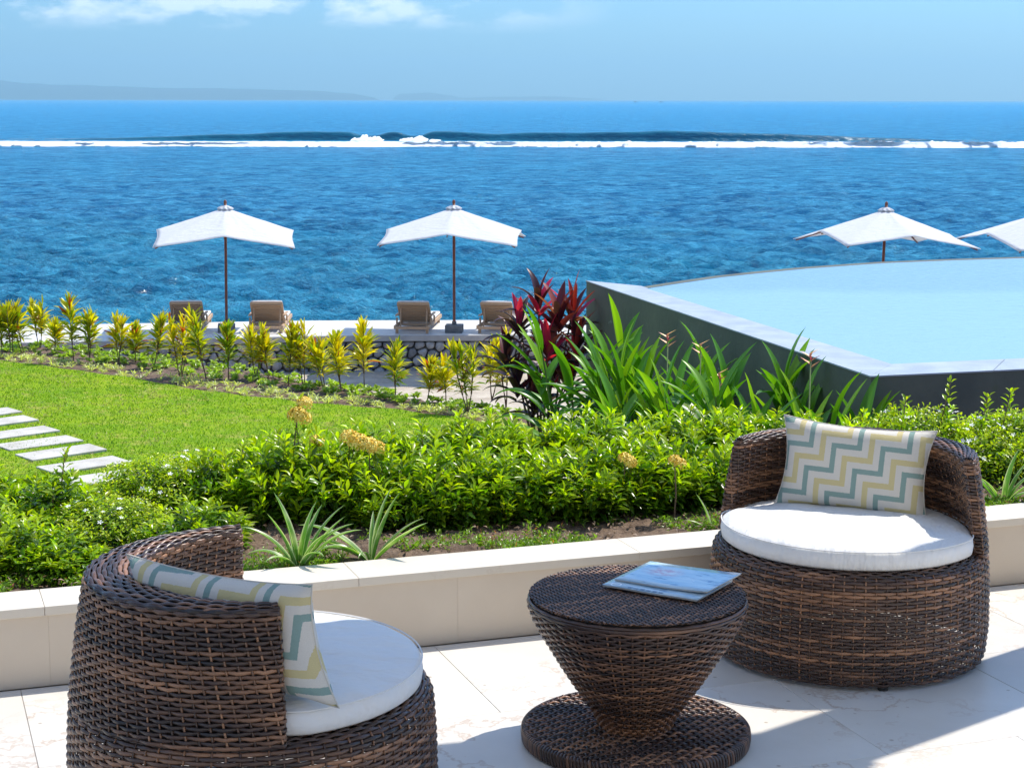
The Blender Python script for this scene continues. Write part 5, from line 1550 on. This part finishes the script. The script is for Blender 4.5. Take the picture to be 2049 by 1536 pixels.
# ================================================================ PARASOLS AND LOUNGERS
M['pole'] = simple('varnished_pole', (.16, .045, .02), (.24, .075, .035), 20, .4)
M['teak'] = simple('weathered_teak', (.42, .27, .16), (.52, .36, .23), 30, .7, world=False, sc=(1, 8, 8))
M['base'] = simple('concrete_base', (.13, .135, .135), (.19, .19, .185), 12, .8)
def make_parasol(Hp=2.58, side=2.66):
    root = empty('parasol'); hd = side / 2 * math.sqrt(2); ztop = Hp - .12; slope = (ztop - 1.80) / hd
    b = MB(); b.tube([(0, 0, .12), (0, 0, Hp - .02)], .028, 12); b.build('pole', M['pole'], root, smooth=True)
    # canopy: eight ribs, sagging cloth between them
    NA, NRr = 96, 14; V = []
    rr = np.random.default_rng(2)
    for i in range(NRr + 1):
        f = i / NRr
        for k in range(NA):
            a = 2 * math.pi * k / NA + math.pi / 4; aa = (a + math.pi / 4) % (math.pi / 2) - math.pi / 4
            R = side / 2 / math.cos(aa); rib = (a % (math.pi / 4)) / (math.pi / 4); sag = math.sin(math.pi * rib) ** 1.0
            r = .045 + (R - .045) * f
            z = ztop - slope * r - .045 * sag * f * (1 - .75 * f) - .015 * sag * f + .03 * f * f * (1 - sag) - .05 * f ** 3 * max(0, abs(aa) / (math.pi / 4) - .55)
            edge = 1 - .03 * sag * f ** 4
            crea = .010 * math.sin(k * 1.7 + f * 5) * f * (1 - f) + .006 * rr.normal() * f * (1 - f)
            V.append((r * edge * math.cos(a), r * edge * math.sin(a), z + crea))
    i = np.arange(NRr)[:, None]; k = np.arange(NA)[None, :]; k2 = (k + 1) % NA
    F = np.stack([i * NA + k, i * NA + k2, (i + 1) * NA + k2, (i + 1) * NA + k], -1).reshape(-1, 4)
    V = np.array(V); can = link('canopy', mesh_np('canopy', V, F), M['canopy'], root)
    sd = can.modifiers.new('cloth', 'SOLIDIFY'); sd.thickness = .003
    b = MB(); rim_ = [tuple(V[NRr * NA + k]) for k in range(NA)]; b.tube(rim_ + [rim_[0]], .006, 5, cap=False); b.build('hem', M['canopy'], can, smooth=True)
    # vent cap with a ruffled edge
    V = []
    for i in range(7):
        f = i / 6
        for k in range(64):
            a = 2 * math.pi * k / 64; ru = math.cos(8 * a)
            r = .02 + (.13 + .014 * ru) * f; z = ztop + .045 - .02 * f - .055 * f ** 2 + .016 * ru * f ** 2
            V.append((r * math.cos(a), r * math.sin(a), z))
    i = np.arange(6)[:, None]; k = np.arange(64)[None, :]; k2 = (k + 1) % 64
    F = np.stack([i * 64 + k, i * 64 + k2, (i + 1) * 64 + k2, (i + 1) * 64 + k], -1).reshape(-1, 4)
    vt = link('vent_cap', mesh_np('vent', np.array(V), F), M['canopy'], root); sd = vt.modifiers.new('cloth', 'SOLIDIFY'); sd.thickness = .003
    b = MB(); b.lathe([(0, -.05), (.028, -.04), (.032, 0), (.02, .03), (0, .04)], 12, c=(0, 0, Hp - .005)); b.build('finial', M['pole'], root, smooth=True)
    for q in range(8):
        a = q * math.pi / 4; R = side / 2 / math.cos((a + math.pi / 4) % (math.pi / 2) - math.pi / 4) if q % 2 == 0 else hd
        e = Vector((math.cos(a) * R * .97, math.sin(a) * R * .97, ztop - slope * R * .97 - .035))
        b = MB(); b.bar((math.cos(a) * .04, math.sin(a) * .04, ztop - .05), e, .018, .022); rb = b.build('rib', M['pole'], root)
        b = MB(); b.bar((math.cos(a) * .04, math.sin(a) * .04, 1.95), Vector((math.cos(a) * R * .5, math.sin(a) * R * .5, ztop - slope * R * .5 - .045)), .014); b.build('strut', M['pole'], rb)
    b = MB(); b.lathe([(.03, 0), (.055, 0), (.055, .08), (.03, .08)], 16, c=(0, 0, 1.92)); b.build('runner', M['pole'], root, smooth=False)
    b = MB(); b.box((0, 0, .075), (.34, .34, .15)); bb = b.build('base', M['base'], root, bevel=.008)
    b = MB(); b.tube([(0, 0, .15), (0, 0, .22)], .045, 12); b.build('socket', M['base'], bb)
    return root
par = make_parasol()
spots = [(447, 403, 34.45, 8, 'white parasol standing between the two left loungers'),
         (908, 403, 34.45, -4, 'white parasol standing between the two right loungers, straight above the croton row'),
         (1768, 407, 33.7, 12, 'white parasol beyond the pool with only a stub of pole showing'),
         (2100, 408, 33.7, 12, 'white parasol beyond the pool cut by the right frame edge')]
for i, (u, v, y, a, lab) in enumerate(spots):
    o = par if i == 0 else copy_tree(par)
    p = PD(u, v, y); o.location = (p.x, y, DK); o.rotation_euler = (rad([1.2, -.3, -1.5, .6][i]), rad([.8, 0, 2.0, .6][i]), rad(a))
    s_ = (p.z - DK) / 2.58; o.scale = (s_, s_, s_)
    tag(o, lab, 'parasol', 'white parasols on the sun deck')

M['pad'] = cloth('lounger_pad', (.74, .73, .70))
def make_lounger():
    """head end towards -Y (the camera), foot towards the sea"""
    root = empty('sun_lounger'); Wd, L = .70, 2.0; zf = .13
    hinge = .72; bl = .62; th = rad(42)
    for sx in (-1, 1):
        b = MB(); b.bar((sx * (Wd / 2 - .02), .0, zf), (sx * (Wd / 2 - .02), L, zf), .04, .07); b.build('side_rail', M['teak'], root, bevel=.004, seg=1)
    for y in (.02, .62, 1.96):
        b = MB(); b.bar((-Wd / 2 + .04, y, zf - .01), (Wd / 2 - .04, y, zf - .01), .05, .05); b.build('cross_rail', M['teak'], root)
    for sx in (-1, 1):
        for y in (.10, 1.85):
            b = MB(); b.bar((sx * (Wd / 2 - .05), y, 0), (sx * (Wd / 2 - .05), y, zf), .055, .055); b.build('leg', M['teak'], root, bevel=.004, seg=1)
    # raised back: frame and slats facing the camera
    def bp(t, x=0, n=0): return Vector((x, hinge - math.cos(th) * t + math.sin(th) * -n * -1, zf + .03 + math.sin(th) * t + math.cos(th) * n))
    bk_ = empty('backrest'); bk_.parent = root
    bk_.empty_display_size = .05
    def child(bm, name, mat, **k): o = bm.build(name, mat, bk_, **k); return o
    for sx in (-1, 1):
        b = MB(); b.bar(bp(0, sx * .30), bp(bl, sx * .30), .045, .03); child(b, 'stile', M['teak'])
    b = MB(); b.bar(bp(bl, -.32), bp(bl, .32), .03, .055); child(b, 'top_rail', M['teak'], bevel=.004, seg=1)
    for j in range(10):
        t = .05 + j * .054
        b = MB(); b.bar(bp(t, -.285), bp(t, .285), .038, .016, up=(0, math.sin(th), math.cos(th))); child(b, 'slat', M['teak'])
    for j in range(17):
        y = hinge + .05 + j * .072
        b = MB(); b.box((0, y, zf + .02), (Wd - .10, .055, .018)); b.build('slat', M['teak'], root)
    for sx in (-1, 1):
        b = MB(); b.bar((sx * .26, .30, zf - .02), bp(.46, sx * .26), .025, .03); b.build('prop', M['teak'], root)
    for sx in (-1, 1):
        b = MB(); b.bar((sx * .34, .30, zf + .20), (sx * .34, .92, zf + .20), .05, .025); b.bar((sx * .34, .86, zf), (sx * .34, .86, zf + .15), .035); b.bar((sx * .34, .36, zf), (sx * .34, .36, zf + .15), .035); b.build('armrest', M['teak'], root)
    # white pad on top, a little wider than the slats so that its edge shows
    b = MB(); b.bar(bp(0, 0, .045), bp(bl + .015, 0, .045), .62, .05, up=(0, math.sin(th), math.cos(th))); p1 = b.build('pad', M['pad'], root, bevel=.025, seg=3)
    b = MB(); b.box((0, hinge + .66, zf + .06), (.62, 1.34, .06)); b.build('pad', M['pad'], root, bevel=.025, seg=3)
    b = MB(); b.bar(bp(bl - .2, 0, .10), bp(bl - .06, 0, .10), .44, .06, up=(0, math.sin(th), math.cos(th))); b.build('head_roll', M['pad'], root, bevel=.035, seg=3)
    return root
lg = make_lounger()
for i, (u, vt, a, lab) in enumerate([(370, 616, 4, 'teak lounger first from the left, behind the golden croton'),
        (531, 613, 2, 'teak lounger second from the left, right of the left parasol pole'),
        (823, 608, -5, 'teak lounger left of the middle parasol base, white pad showing at its side'),
        (988, 606, -10, 'teak lounger partly hidden by the red cordyline')]):
    o = lg if i == 0 else copy_tree(lg)
    y = 34.12; p = PD(u, 650, y); o.location = (p.x, y, DK); o.rotation_euler = (0, 0, rad(a))
    tag(o, lab, 'sun lounger', 'teak loungers facing the sea')

# ---- the air: one even box of thin haze round the whole place
b = MB(); zb, zt = SEA - 16, 620.0; b.box((0, 13500, (zb + zt) / 2), (44000, 31000, zt - zb))
hz = bpy.data.materials.new('sea_haze'); hz.use_nodes = True; t = hz.node_tree; t.nodes.clear()
o_ = t.nodes.new('ShaderNodeOutputMaterial'); pv = t.nodes.new('ShaderNodeVolumePrincipled')
pv.inputs['Color'].default_value = (.47, .82, 1.0, 1); pv.inputs['Density'].default_value = 8e-5; pv.inputs['Anisotropy'].default_value = .2
t.links.new(pv.outputs[0], o_.inputs['Volume'])
h = b.build('haze', hz); tag(h, 'thin sea haze fading the far headlands', 'haze', kind='stuff')
